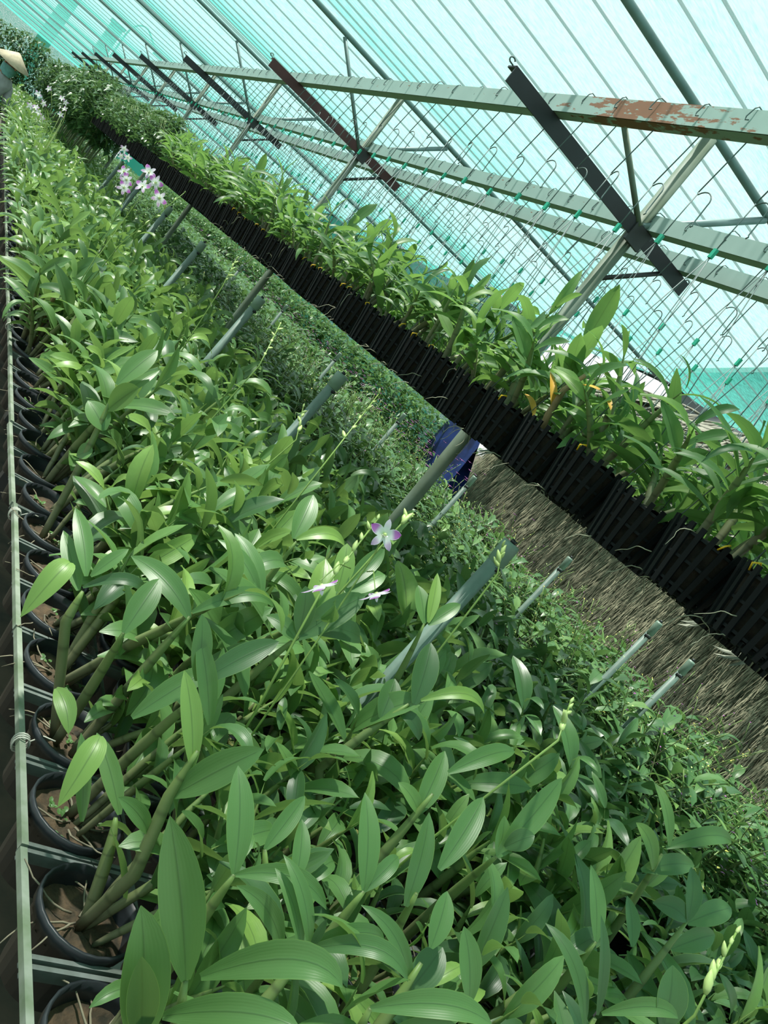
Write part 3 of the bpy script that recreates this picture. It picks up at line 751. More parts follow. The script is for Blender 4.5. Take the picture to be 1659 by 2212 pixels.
# ------------------------------------------------------------------ hanging baskets under the first channel
NS = 22
def slat_geo():
    return MB().box((0, 0, 0.051), (0.0042, 0.0085, 0.106))
slat_me = slat_geo().mesh('slat', 'basket', False)
RT, RB, BH = 0.0745, 0.058, 0.100
def ring(r, z, w=0.004, h=0.0045, n=24):
    return MB().lathe([(r - w / 2, z - h / 2), (r + w / 2, z - h / 2), (r + w / 2, z + h / 2), (r - w / 2, z + h / 2), (r - w / 2, z - h / 2)], n)
ring_me = [ring(RB + (RT - RB) * z / BH - 0.003, z).mesh('hoop', 'basket', False) for z in (0.012, 0.050, 0.088)]
floor_me = MB()
for i in range(7):
    xx = -0.048 + i * 0.016; ln = 2 * math.sqrt(max(1e-4, (RB - .004) ** 2 - xx * xx))
    floor_me.box((xx, 0, 0.004), (0.007, ln, 0.006))
floor_me = floor_me.mesh('base_grid', 'basket', False)
def slat_M(i):
    a = 2 * PI * i / NS
    return Matrix.Rotation(a, 4, 'Z') @ Matrix.Translation((RB, 0, 0)) @ Matrix.Rotation(math.atan2(RT - RB, BH), 4, 'Y')
sm = MB()
for i in range(NS):
    g = slat_geo(); sm.add(xform(g.v[0], slat_M(i)), g.f)
slats_me = sm.mesh('slats', 'basket', False)
fill = MB().lathe([(0.0, 0.012), (RB - .008, 0.012), (RT - .012, 0.090)], 18)
Vd, Fd = disc(RT - .010, 0.092, 3, 0.006); fill.add(Vd, Fd)
fill_me = fill.mesh('substrate', 'substrate_dark')
def hang_root(seed):
    r = random.Random(seed); mb = MB()
    for i in range(6):
        a = r.uniform(0, 2 * PI); z = r.choice((0.0, 0.0, 0.0, 0.03, 0.09)); rad = RB + 0.004 if z < 0.02 else RB + (RT - RB) * z / BH + 0.006
        p = np.array((rad * math.cos(a), rad * math.sin(a), z)); P = [p]
        d = np.array((math.cos(a) * .8, math.sin(a) * .8, 0.1))
        for q in range(8):
            d = d * 0.75 + np.array((r.uniform(-.4, .4), r.uniform(-.4, .4), r.uniform(-.55, .15)))
            d /= np.linalg.norm(d)
            p = p + d * r.uniform(.004, .011)
            rr_ = math.hypot(p[0], p[1])
            if rr_ < 0.07 and p[2] > 0: p[:2] *= 0.075 / max(rr_, 1e-3)
            P.append(p.copy())
        mb.tube(P, np.linspace(0.0009, 0.0004, len(P)), 4)
    return mb.mesh('roots', 'root')
hroot = [hang_root(80 + i) for i in range(5)]
# hanger: wire over the channel, open crook below it, green tag, three legs down to the rim
def hanger(beam_h=0.055):
    mb = MB()
    top = ARMZ + beam_h - (CAMZ + 0.0)           # above basket bottom
    xb = -0.019
    P = [(xb - 0.006 + 0.004, 0.0, top - 0.030), (xb - 0.006, 0.004, top - 0.034), (xb - 0.006, 0.008, top - 0.026), (xb - 0.005, 0.004, top - 0.006), (xb, 0.002, top + 0.002), (0.0, 0, top + 0.003), (0.014, 0, top + 0.001), (0.018, 0, top - 0.02), (0.010, 0, top - 0.10), (0.0, 0, 0.665)]
    mb.tube(P, 0.0015, 5)
    cr = [(0, 0, 0.665)] + [(0, 0.022 * math.cos(q) - 0.022, 0.648 + 0.022 * math.sin(q)) for q in np.linspace(0.6, 3.3, 9)] + [(0, -0.046, 0.60), (0, -0.049, 0.596), (0, -0.045, 0.592)]
    mb.tube(cr, 0.0015, 5)
    mb.tube([(0, -0.002, 0.66), (0, 0.0, 0.60), (0, 0, 0.555)], 0.0013, 5)
    for q in range(3):
        a = 2 * PI * q / 3 + 0.5
        mb.tube([(0, 0, 0.545), (RT * math.cos(a), RT * math.sin(a), 0.098)], 0.0011, 4)
    return mb.mesh('hanger', 'wire')
hanger_me = hanger()
tag_me = MB().box((0, 0, 0.548), (0.007, 0.009, 0.020)).mesh('clip', 'tag', False)
tie_me = MB().tube([(RT - .003, -0.004, 0.090), (RT + .004, 0.0, 0.100), (RT - .003, 0.006, 0.106), (RT - .010, 0.002, 0.100)], 0.0016, 5).mesh('tie', 'tie')
BPROTO = []
for s in range(8):
    pl = [(rng.randrange(len(BCANES)), m) for m in cane_place(rng.randint(4, 5), 0.04, 0.085, sc=(0.8, 1.1))]
    lm, cm = merged(BCANES, pl, 'leaves', 'leaf_basket')
    BPROTO.append((lm, cm, lm.mesh('leaves', 'leaf_basket'), cm.mesh('canes', 'cane')))
DPROTO = []
for sd in range(5):
    r = random.Random(620 + sd); lm = MB(); cm = MB()
    for q in range(6):
        a = r.uniform(0, 6.28); cm.tube([(0, 0, .08), (.05 * math.cos(a), .05 * math.sin(a), .2), (.11 * math.cos(a), .11 * math.sin(a), .34)], [.005, .004, .002], 5)
    for q in range(150):
        a = r.uniform(0, 6.28); h = r.random(); rad_ = .15 * math.sqrt(r.random()) * (0.5 + .6 * math.sin(PI * min(1, h + .15)))
        g = leaf_geo(r.uniform(.055, .10), .024, .7, 0, .3, 0, 3)
        lm.add(xform(g[0], Matrix.Translation((rad_ * math.cos(a), rad_ * math.sin(a), .09 + .31 * h)) @ Matrix.Rotation(r.uniform(0, 6.28), 4, 'Z') @ Matrix.Rotation(-r.uniform(-.2, 1.1), 4, 'Y')), g[1], g[2], r.random())
    DPROTO.append((lm, cm, lm.mesh('leaves', 'leaf_shrub'), cm.mesh('canes', 'cane')))
def basket(x, y, detail, lab, grp, dz=0.0):
    t = thing('hanging_basket', lab, 'hanging basket', (x, y, CAMZ + 0.003 + dz), U(-.25, .25), grp)
    if detail >= 2:
        for i in range(NS): obj('slat', slat_me, t, None, slat_M(i))
    else:
        obj('slats', slats_me, t)
    for r in ring_me: obj('hoop', r, t)
    if detail: obj('base_grid', floor_me, t)
    obj('substrate', fill_me, t)
    if detail:
        ro = tag(obj('roots', rng.choice(hroot), t), kind='stuff'); ro.rotation_euler = (0, 0, U(0, 6))
    h = obj('hanger', hanger_me, t)
    obj('clip', tag_me, h)
    if detail and rng.random() < 0.75:
        ti = obj('tie', tie_me, t); ti.rotation_euler = (0, 0, PI + U(-.8, .8)); ti['label'] = 'yellow plastic tie'
    if detail >= 1:
        for m in cane_place(rng.randint(4, 5), 0.04, 0.085, sc=(0.8, 1.1)):
            cn = rng.choice(BCANES)
            co = obj('cane', cn['me'], t, None, m)
            for li, LM, tt in cn['leaves']: obj('leaf', cn['set'][li][1], co, None, LM)
    else:
        lm, cm, lme, cme = rng.choice(BPROTO if y < 6.3 else DPROTO)
        tag(obj('leaves', lme, t), kind='stuff'); obj('canes', cme, t)
    return t
HX = 1.104
HY = [0.40 + 0.1505 * i for i in range(69)]
for i, y in enumerate(HY):
    if i < 2: continue
    d = 2 if i < 14 else (1 if i < 26 else 0)
    if i < 18:
        lab = '%s black slatted orchid basket up the front hanging row' % ORD[i - 2] if i - 2 < 20 else ''
        g = 'orchid baskets hanging in the front row'
    else:
        lab = 'small dark orchid basket farther along the front hanging row'; g = 'orchid baskets farther along the front row'
    basket(HX + U(-.006, .006), y + U(-.006, .006), d, lab, g, U(-.006, .006))
for x, nm in ((1.595, 'middle'), (1.785, 'lowest')):
    for i in range(52):
        y = 0.95 + 0.1505 * i + U(-.01, .01)
        basket(x, y, 0, 'orchid basket hanging from the %s channel behind the front row' % nm, 'orchid baskets under the %s channel' % nm, U(-.008, .008))

# yellowed cane in one front basket
YCANE = [(1.07, 1.31, 0.085), (1.05, 1.306, 0.125), (1.04, 1.304, 0.178), (1.04, 1.283, 0.222)]
YEL = [((1.045, 1.301, 0.137), (1.03, 1.361, 0.193), .018, .05), ((1.04, 1.297, 0.191), (1.03, 1.205, 0.209), .020, .05), ((1.05, 1.335, 0.104), (1.04, 1.394, 0.131), .016, .12), ((1.04, 1.215, 0.205), (1.04, 1.165, 0.190), .016, .1)]
FB = [o for o in COL.objects if o.name.startswith('hanging_basket') and abs(o.location[0] - HX) < .05]
bk = min(FB, key=lambda o: abs(o.location[1] - YEL[0][0][1]))
Ri = Matrix.Rotation(-bk.rotation_euler[2], 3, 'Z')
loc_ = lambda p: Ri @ (Vector(p) + Vector((0, 0, CAMZ)) - Vector(bk.location))
yc = MB().tube([tuple(loc_(p)) for p in YCANE], [.007, .0065, .006, .004], 8).build('cane', 'leaf_dry', bk); yc['label'] = 'bare yellow-brown cane'
for B_, T_, w_, ar_ in YEL:
    lf = MB().add(*arch_leaf(loc_(B_), loc_(T_), w_, ar_)).build('leaf', 'leaf_yellow', yc); lf['label'] = 'withered orange leaf'
# ------------------------------------------------------------------ sprinkler risers
def riser(x, y, ztop, r, lab, grp, lean=(0, 0), capr=1.28):
    t = thing('sprinkler_riser', lab, 'pipe', (x, y, 0), 0, grp)
    p0 = (-lean[0] * ztop, -lean[1] * ztop, 0.0)
    MB().tube([p0, (p0[0] / 2, p0[1] / 2, ztop / 2), (0, 0, ztop)], r, 14).build('pipe', 'pvc', t)
    c = MB().lathe([(r * 1.02, -0.05), (r * capr, -0.048), (r * capr, -0.004), (r * capr * 0.9, 0.002), (0, 0.003)], 16, (0, 0, ztop)).build('cap', 'pvc_cap', t)
    MB().lathe([(r * 1.03, -0.062), (r * 1.12, -0.061), (r * 1.12, -0.054), (r * 1.03, -0.053)], 16, (0, 0, ztop)).build('clamp', 'blackcap', t)
    MB().tube([(0, 0, ztop + 0.002), (0.002, 0, ztop + 0.010)], r * 0.42, 8).build('nozzle', 'blackcap', t)
    return t
for i, (y, z) in enumerate([(1.255, -0.115), (2.30, -0.104), (3.26, -0.107), (4.42, -0.107), (5.5, -0.09), (6.7, -0.09), (8.0, -0.09)]):
    riser(1.15, y, CAMZ + z, 0.0155, '%s grey-green capped sprinkler pipe standing among the near bench orchids' % ORD[i], 'sprinkler pipes on the near bench', (0.07, 0.02))
for i, (y, z) in enumerate([(1.56, -0.104), (1.74, -0.08), (2.22, -0.117), (2.97, -0.13), (3.76, -0.132), (4.8, -0.12), (6.0, -0.12), (7.4, -0.12)]):
    riser(2.3, y, CAMZ + z, 0.0105, '%s thin grey sprinkler pipe among the small dark orchids' % ORD[i], 'thin sprinkler pipes on the second bench', (0.0, -0.06), 1.15)

# ------------------------------------------------------------------ second bench: small dark orchids
def small_plant(seed):
    r = random.Random(seed); lm = MB(); cm = MB(); fl = MB()
    for s in range(7):
        a = r.uniform(0, 6.28); lean = r.uniform(0.05, 0.55); H = r.uniform(.22, .40)
        P = [np.array((0.03 * math.cos(a), 0.03 * math.sin(a), 0.0))]
        for q in range(8):
            th = lean * (0.5 + q / 8)
            P.append(P[-1] + np.array((math.sin(th) * math.cos(a), math.sin(th) * math.sin(a), math.cos(th))) * H / 8)
        cm.tube(P, np.linspace(.0035, .002, 9), 5)
        for q in range(8):
            t = 0.3 + 0.7 * q / 7; i = min(7, int(t * 8)); pos = P[i] + (P[i + 1] - P[i]) * (t * 8 - i)
            g = SMALL[r.randrange(len(SMALL))][0]
            Mx = Matrix.Translation(pos) @ Matrix.Rotation(q * 2.6 + r.uniform(-.5, .5), 4, 'Z') @ Matrix.Rotation(-r.uniform(.1, 1.0), 4, 'Y') @ Matrix.Scale(r.uniform(.08, .135), 4)
            lm.add(xform(g[0], Mx), g[1], g[2], r.random())
    for s in range(2):
        a = r.uniform(0, 6.28); P = [np.array((0.02 * math.cos(a), .02 * math.sin(a), .2))]
        for q in range(6): P.append(P[-1] + np.array((.02 * math.cos(a), .02 * math.sin(a), .045 + r.uniform(-.005, .005))))
        cm.tube(P, .0014, 4)
        for q in range(6):
            g = leaf_geo(.012, .006, .5, .6, .3, 0, 2)
            fl.add(xform(g[0], Matrix.Translation(P[3 + q % 4] + np.array((0, 0, .01 * (q % 3)))) @ Matrix.Rotation(q * 2.2, 4, 'Z')), g[1], g[2])
    return lm, cm, fl
SP = []
for s in range(8):
    lm, cm, fl = small_plant(500 + s)
    SP.append((lm.mesh('leaves', 'leaf_small'), cm.mesh('stems', 'cane'), fl.mesh('blooms', ('purple', 'yellowbloom', 'purple', 'bud')[s % 4]), lm, cm))
MPROTO = []
for sd in range(5):
    pl = [(rng.randrange(len(CANES)), m) for m in cane_place(6, 0.035, 0.0, sc=(0.75, 1.0))]
    lm, cm = merged(CANES, pl, 'leaves', 'leaf_small')
    MPROTO.append((lm.mesh('leaves', 'leaf_small'), cm.mesh('stems', 'cane')))
spot_me = MB().lathe([(0.04, 0), (0.052, 0.085), (0.055, 0.085), (0.055, 0.095), (0.048, 0.094), (0.0, 0.08)], 14).mesh('pot', 'pot')
S2 = []
for j in range(120):
    for i in range(9):
        S2.append((1.74 + i * 0.185 + U(-.03, .03), 0.45 + j * 0.175 + U(-.03, .03)))
ind = [p for p in S2 if p[1] < 5.9][:297]
rest = [p for p in S2 if p not in ind]
for (x, y) in ind:
    q = rng.choice(SP); big = x < 2.2 and y < 3.2
    if big: q = rng.choice(MPROTO) + (q[2],)
    t = thing('small_potted_orchid', 'dark long-leaved orchid along the near edge of the second bench' if big else 'small dark-leaved orchid crowded on the second bench', 'potted orchid', (x, y, BZ - 0.02), U(0, 6.28), 'long-leaved orchids on the second bench' if big else 'small dark orchids on the second bench')
    t.scale = (1, 1, U(.75, 1.0))
    obj('pot', spot_me, t)
    tag(obj('leaves', q[0], t, (0, 0, .08)), kind='stuff'); obj('stems', q[1], t, (0, 0, .08)); tag(obj('blooms', q[2], t, (0, 0, .08)), kind='stuff')
fm = MB()
tri = leaf_geo(1.0, 0.34, 0.8, 0, 0.3, 0, 2)
for (x, y) in rest + [(3.57 + 0.14 * i + U(-.03, .03), 0.6 + 0.17 * j + U(-.04, .04)) for i in range(4) for j in range(30, 120)]:
    zt = BZ + 0.06
    for q in range((34 if y < 10 else 22) if x < 3.5 else 60):
        a = U(0, 6.28); hh = U(0.06, .40 if x < 3.5 else 0.62); rad = U(0, .13)
        fm.add(xform(tri[0], Matrix.Translation((x + rad * math.cos(a), y + rad * math.sin(a), zt + hh)) @ Matrix.Rotation(U(0, 6.28), 4, 'Z') @ Matrix.Rotation(-U(-.1, 1.0), 4, 'Y') @ Matrix.Scale(U(.08, .13), 4)), tri[1], tri[2], rng.random())
tag(fm.build('small_orchid_foliage', 'leaf_small'), 'dense small dark leaves filling the far part of the second bench', 'foliage', kind='stuff')
pb = MB()
for q in range(700):
    x = U(2.6, 4.1); y = U(3.8, 12); z = BZ + U(.40, .56) + (0.06 if x > 3.5 else 0)
    if x > 3.5 and y < 5.9: continue
    for w in range(4):
        g = leaf_geo(.022, .014, .4, .5, .3, 0, 2)
        pb.add(xform(g[0], Matrix.Translation((x, y, z)) @ Matrix.Rotation(w * 1.57 + U(0, 1), 4, 'Z')), g[1], g[2])
tag(pb.build('purple_blooms', 'purple'), 'tiny purple blooms dotted over the dark orchids', 'flowers', kind='stuff')
for k, (xa, xb) in enumerate(((1.64, 3.42), (3.5, 4.15))):
    t = thing('grow_bench', ['long dark bench carrying the small dark orchids', 'narrow dark bench along the side net'][k], 'bench', (xa, 0, 0))
    MB().box(((xb - xa) / 2, 9.5, BZ - 0.035), (xb - xa, 19.5, 0.03)).build('bench_top', 'steel', t, False)
    for y in np.arange(0.5, 19, 3.0):
        for x in (0.1, xb - xa - 0.1): MB().box((x, y, (BZ - 0.05) / 2), (0.04, 0.04, BZ - 0.05)).build('leg', 'steel', t, False)

# ------------------------------------------------------------------ far shrubs at the end of the rows
def shrub(x, y, z0, z1, rx, ry, n, lab, grp, seed, mat='leaf_shrub', ls=(.09, .16)):
    r = random.Random(seed); t = thing('leafy_shrub', lab, 'shrub', (x, y, 0), 0, grp); fm = MB(); cm = MB()
    for s in range(7):
        a = r.uniform(0, 6.28); cm.tube([(0, 0, 0), (rx * .3 * math.cos(a), ry * .3 * math.sin(a), z0), (rx * .7 * math.cos(a), ry * .7 * math.sin(a), z0 + (z1 - z0) * r.uniform(.6, .95))], [.014, .009, .004], 5)
    for q in range(n):
        a = r.uniform(0, 6.28); d = r.random() ** .5; h = r.random()
        k = d * math.sqrt(max(.12, 1 - (2 * h - 1) ** 2 * .8))
        p = (rx * k * math.cos(a), ry * k * math.sin(a), z0 + (z1 - z0) * h)
        fm.add(xform(tri[0], Matrix.Translation(p) @ Matrix.Rotation(r.uniform(0, 6.28), 4, 'Z') @ Matrix.Rotation(r.uniform(-1.1, .4), 4, 'Y') @ Matrix.Scale(r.uniform(*ls), 4)), tri[1], tri[2], r.random())
    fo = fm.build('foliage', mat, t); fo['kind'] = 'stuff'; cm.build('stems', 'cane', t)
    return t
sh = []
for i in range(9):
    shrub(1.12 + U(-.08, .08), 11.0 + i * 0.95, 1.34, CAMZ + 0.50 + U(-.06, .06), 0.40, 0.60, 1500, 'dark bushy shrub continuing the hanging row toward the far end', 'dark shrubs beyond the hanging baskets', 700 + i)
for i, y in enumerate(np.arange(7, 30, 2.2)):
    shrub(6.4 + U(-.4, .4), y, 0.2, 1.5 + U(-.2, .3), 1.0, 1.3, 700, 'round green bush outside the side net', 'bushes outside the side net', 760 + i)
for i, x in enumerate((-2.2, -1.4, -0.7, -0.1, 0.4, 0.75)):
    shrub(x, 20.5 + U(-.5, .5), 0.5, CAMZ + 0.52 + U(-.1, .1), 0.6, 0.5, 1500, 'dark bushy shrub across the far end of the aisle', 'shrubs across the far end', 720 + i)

# ------------------------------------------------------------------ palm thatch hut wall beyond the side opening
TX = 4.75
t = thing('palm_thatch_wall', 'grey-brown palm-leaf thatch wall outside the open side of the net', 'thatch wall', (TX, 2.8, 0))
MB().add([(0.06, -3.1, 0), (0.06, 3.5, 0), (0.06, 3.5, CAMZ + 0.98), (0.06, -3.1, CAMZ + 1.45), (0.14, -3.1, 0), (0.14, 3.5, 0), (0.14, 3.5, CAMZ + 0.98), (0.14, -3.1, CAMZ + 1.45)],
         [(0, 3, 2, 1), (4, 5, 6, 7), (0, 1, 5, 4), (1, 2, 6, 5), (2, 3, 7, 6), (3, 0, 4, 7)]).build('core', 'thatch_brown', t, False)
MB().tube([(0.05, -3.1, CAMZ + 1.46), (0.05, 3.55, CAMZ + 0.99)], 0.03, 8).build('ridge_pole', 'thatch_dark', t)
r = random.Random(11)
def frond(seed, n=26, L=1.3, ll=(.25, .45)):
    r = random.Random(seed); mb = MB()
    P = [np.array((0, 0, 0.0))]
    for q in range(10): P.append(P[-1] + np.array((-0.012 * q * .3, L / 10, -0.012 * q)))
    mb.tube(P, np.linspace(.011, .004, 11), 5)
    for q in range(n):
        t_ = q / n; i = int(t_ * 10); p = P[i]
        for s in (-1, 1):
            ln = r.uniform(*ll) * (1 - .4 * t_)
            g = leaf_geo(ln, 0.026, r.uniform(.1, .8), 0, .5, r.uniform(-.6, .6), 4, peak=.3)
            ang = s * r.uniform(.7, 1.15)
            D = Vector((-0.22 - r.uniform(0, .2), math.cos(ang), -abs(math.sin(ang)) if s > 0 else math.sin(abs(ang)) * -0.75)).normalized()
            Y = D.cross(Vector((-1, 0, 0.2))).normalized(); Z = D.cross(Y)
            Mx = Matrix(((D[0], Y[0], Z[0], p[0]), (D[1], Y[1], Z[1], p[1]), (D[2], Y[2], Z[2], p[2]), (0, 0, 0, 1)))
            mb.add(xform(g[0], Mx), g[1], g[2], r.random())
    return mb.mesh('frond', 'thatch')
FR = [frond(900 + i) for i in range(6)]
for row, z in enumerate((CAMZ + 1.22, CAMZ + 1.08, CAMZ + 0.96, CAMZ + 0.86, CAMZ + 0.76)):
    for q in range(15):
        y = -3.3 + q * 0.42 + r.uniform(-.12, .12) + (row % 2) * .3
        if y > 2.3: continue
        zz = z + 0.10 * (-y / 3.0) + r.uniform(-.05, .05)
        obj('frond', r.choice(FR), t, None, Matrix.Translation((0.02 - 0.008 * (4 - row), y, zz)) @ Matrix.Rotation(r.uniform(-.25, .15), 4, 'X') @ Matrix.Scale(r.uniform(.85, 1.1), 4))
# the lower part: short weathered straws in courses
sm = MB()
for q in range(30000):
    y = r.uniform(-3.05, 3.48); z = r.uniform(0.9, CAMZ + 0.6)
    ln = r.uniform(.07, .20); dy = r.uniform(-.25, .25); ox = r.uniform(-.05, .02)
    a = np.array((ox + .03, y, z)); b = a + np.array((-.02, dy * ln, -ln)); w = np.array((0, r.uniform(.0012, .0045), 0))
    sm.add([a - w, a + w, b + w * .3 + np.array((-.004, 0, 0)), b - w * .3 + np.array((-.004, 0, 0))], [(0, 1, 2, 3)], None, r.random())
so = sm.build('straw', 'thatch_brown', t); so['kind'] = 'stuff'
# pale tarp heap left of the thatch
tm = MB(); V = []
for a in range(9):
    for b in range(9):
        u, v = a / 8, b / 8
        V.append((0.06 * math.sin(7 * u + 3 * v) + 0.5 * v * (1 - v), (u - .5) * 0.62 + 0.03 * math.sin(9 * v), 0.72 + 0.86 * math.sin(PI * min(1, .5 + v * .5)) * (1 - .35 * abs(u - .4)) * (1 - v) + 0.02 * math.sin(11 * u * v)))
tm.add(V, [(a * 9 + b, a * 9 + b + 1, a * 9 + 10 + b, a * 9 + 9 + b) for a in range(8) for b in range(8)])
V2 = [(0.02, (u - .5) * 0.62, 0.0) for u in np.linspace(0, 1, 9)] + [(V[a * 9][0], V[a * 9][1], V[a * 9][2]) for a in range(9)]
tm.add(V2, [(a, a + 1, 10 + a, 9 + a) for a in range(8)])
tp = tm.build('blue_tarpaulin', 'tarp', None, True, (3.86, 5.50, 0)); tag(tp, 'dark blue tarpaulin heaped beside the thatch wall', 'tarpaulin')

# ------------------------------------------------------------------ outside, seen through the net
t = thing('neighbour_shed', 'grey gabled shed wall seen through the net beyond the thatch', 'building', (7.2, 4.6, 0))
MB().add([(0, -2.9, 0), (0, 2.85, 0), (0, 2.85, CAMZ + 2.02), (0, 0.2, CAMZ + 3.1), (0, -2.9, CAMZ + 2.0), (4, -2.9, 0), (4, 2.85, 0), (4, 2.85, CAMZ + 2.02), (4, 0.2, CAMZ + 3.1), (4, -2.9, CAMZ + 2.0)],
         [(4, 3, 2, 1, 0), (5, 6, 7, 8, 9), (0, 1, 6, 5), (1, 2, 7, 6), (4, 0, 5, 9)]).build('wall', 'roofgrey', t, False)
MB().box((2, 1.55, CAMZ + 2.6), (4.3, 2.95, 0.06), Matrix.Rotation(-0.386, 4, 'X')).build('roof', 'roofgrey', t, False)
MB().box((2, -1.4, CAMZ + 2.6), (4.3, 3.4, 0.06), Matrix.Rotation(0.34, 4, 'X')).build('roof', 'roofgrey', t, False)
t = thing('utility_tower', 'tall square grey column seen dimly through the roof net', 'column', (0.92, 38.0, 0))
MB().box((0, 0, 4.0), (0.52, 0.52, 8.0)).build('shaft', 'concrete', t, False); MB().box((0, 0, 8.05), (0.6, 0.6, 0.15)).build('cap', 'concrete', t, False)
t = thing('concrete_pillar', 'shorter square concrete pillar seen through the roof net', 'column', (2.60, 38.0, 0))
MB().box((0, 0, 2.45), (0.48, 0.48, 4.9)).build('shaft', 'concrete', t, False); MB().box((0, 0, 4.95), (0.6, 0.6, 0.1)).build('cap', 'concrete', t, False)
t = thing('street_lamp', 'curved grey street lamp seen dimly through the roof net', 'street lamp', (2.98, 38.0, 0))
P = [(0, 0, 0), (0, 0, 4.2)] + [(0.45 - 0.45 * math.cos(q) , 0, 4.9 + 0.7 * math.sin(q)) for q in np.linspace(0, 2.0, 8)] + [(1.2, 0, 5.15)]
MB().tube(P, 0.035, 8).build('pole', 'lamp', t); MB().box((1.3, 0, 5.08), (0.4, 0.12, 0.07)).build('lamp_head', 'lamp', t, False)
t = thing('neighbour_house', 'low building with faded red roof behind the far net', 'building', (-2.6, 40.0, 0))
MB().box((0, 0, 0.9), (3.0, 3.0, 1.8)).build('wall', 'concrete', t, False)
MB().add([(-1.7, -1.7, 1.8), (1.7, -1.7, 1.8), (1.7, 1.7, 1.8), (-1.7, 1.7, 1.8), (-.6, 0, 3.0), (.6, 0, 3.0)], [(0, 1, 5, 4), (1, 2, 5), (2, 3, 4, 5), (3, 0, 4), (3, 2, 1, 0)]).build('roof', 'redroof', t, False)

# ------------------------------------------------------------------ open flowers and bud spikes on the near bench orchids
BLOOMS = [((0.746, 1.045, -0.2), 0.036, 0), ((0.735, 0.954, -0.23), 0.036, 0), ((0.583, 0.854, -0.23), 0.036, 0), ((0.56, 3.29, -0.006), 0.036, 1), ((0.56, 3.076, -0.018), 0.036, 1), ((0.56, 2.883, -0.046), 0.036, 1), ((0.56, 3.23, -0.058), 0.036, 1), ((0.46, 3.059, -0.056), 0.03, 2), ((0.46, 2.934, -0.067), 0.03, 2), ((0.46, 2.892, -0.09), 0.03, 2), ((0.33, 7.2, -0.084), 0.045, 3), ((0.33, 7.2, -0.183), 0.045, 3), ((0.367, 7.2, -0.166), 0.045, 3), ((0.395, 7.2, -0.186), 0.045, 3), ((0.394, 7.2, -0.11), 0.045, 3), ((0.44, 7.2, -0.199), 0.045, 3), ((0.368, 7.2, -0.006), 0.045, 3), ((0.481, 7.4, -0.0), 0.042, 4), ((0.516, 7.4, -0.007), 0.042, 4), ((0.535, 7.4, -0.048), 0.042, 4), ((0.534, 7.4, -0.1), 0.042, 4), ((0.77, 5.6, 0.002), 0.034, 5), ((0.781, 5.6, -0.041), 0.034, 5), ((0.812, 5.6, -0.022), 0.034, 5)]
SPIKES = [((0.55, 2.904, -0.243), (0.6, 2.837, 0.015)), ((0.75, 1.863, -0.186), (0.78, 1.995, -0.086)), ((0.85, 1.513, -0.209), (0.95, 1.697, -0.06)), ((0.66, 0.952, -0.305), (0.74, 1.076, -0.192)), ((0.95, 0.365, -0.312), (0.99, 0.408, -0.232)), ((0.9, 0.676, -0.229), (0.95, 0.74, -0.195)), ((1.0, 1.069, -0.153), (1.0, 1.106, -0.114)), ((0.8, 2.606, -0.132), (0.8, 2.663, -0.041)), ((0.84, 1.158, -0.198), (0.86, 1.184, -0.173)), ((0.55, 4.976, -0.326), (0.55, 5.088, -0.209)), ((0.9, 1.778, -0.266), (0.9, 1.856, -0.204))]

def petal(L, W, bend, a0, tint, fold=0.15, peak=.5):
    g = leaf_geo(L, W, bend, a0, fold, 0, 6, 0.9, 0, peak)
    return MB().add(g[0], g[1], g[2], tint)
PSET = [(90, 1.0, .42, 0.75), (18, 1.05, .62, 0.0), (162, 1.05, .62, 0.0), (234, 1.05, .44, 0.45), (306, 1.05, .44, 0.45)]
pet_me = [petal(1.0, w, 0.5, 0.38, tn).mesh('petal', 'petal') for (a, l, w, tn) in PSET]
lip_me = petal(0.62, 0.42, -0.9, 0.9, 0.9, 0.6).mesh('lip', 'petal')
col_me = MB().tube([(0, 0, 0), (0, 0, 0.22), (0.03, 0, 0.34)], [.10, .12, .05], 8).mesh('flower', 'bud')
whole = MB()
for a, l, w, tn in PSET:
    g = leaf_geo(l, w, 0.5, 0.38, 0.15, 0, 4); whole.add(xform(g[0], Matrix.Rotation(math.radians(a), 4, 'Z')), g[1], g[2], 1.0 if tn > 0 else 0.35)
whole_me = whole.mesh('flower', 'petal')
def nearest(p):
    return min(PLANTS, key=lambda o: (o.location[0] - p[0]) ** 2 + (o.location[1] - p[1]) ** 2)
def W2L(pt, v):
    return Matrix.Rotation(-pt.rotation_euler[2], 3, 'Z') @ (Vector(v) - Vector(pt.location))
def flower(pt, loc, size, face, roll, full):
    q = (Matrix.Rotation(-pt.rotation_euler[2], 3, 'Z') @ Vector(face)).to_track_quat('Z', 'Y')
    Mx = Matrix.Translation(W2L(pt, loc)) @ q.to_matrix().to_4x4() @ Matrix.Rotation(roll, 4, 'Z') @ Matrix.Scale(size, 4)
    if full:
        f = obj('flower', col_me, pt, None, Mx); f['label'] = 'white and magenta orchid flower'
        for me, (a, l, w, tn) in zip(pet_me, PSET): obj('petal', me, f, None, Matrix.Rotation(math.radians(a), 4, 'Z') @ Matrix.Scale(l, 4))
        obj('lip', lip_me, f, None, Matrix.Rotation(math.radians(270), 4, 'Z'))
    else:
        f = obj('flower', whole_me, pt, None, Mx); f['label'] = 'white orchid flower touched with purple'
def stem(pt, pts, r0=.0018, r1=.0010):
    return MB().tube([tuple(W2L(pt, p)) for p in pts], np.linspace(r0, r1, len(pts)), 6).build('flower_stem', 'stalk', pt)
def bud(pt, st, p, d, ln):
    mb = MB(); D = Vector(d).normalized()
    P = [Vector(p) + D * ln * t for t in (0, .2, .5, .8, 1)]
    mb.tube([tuple(W2L(pt, q)) for q in P], [ln * .08, ln * .17, ln * .2, ln * .12, ln * .02], 7).build('bud', 'bud', st)
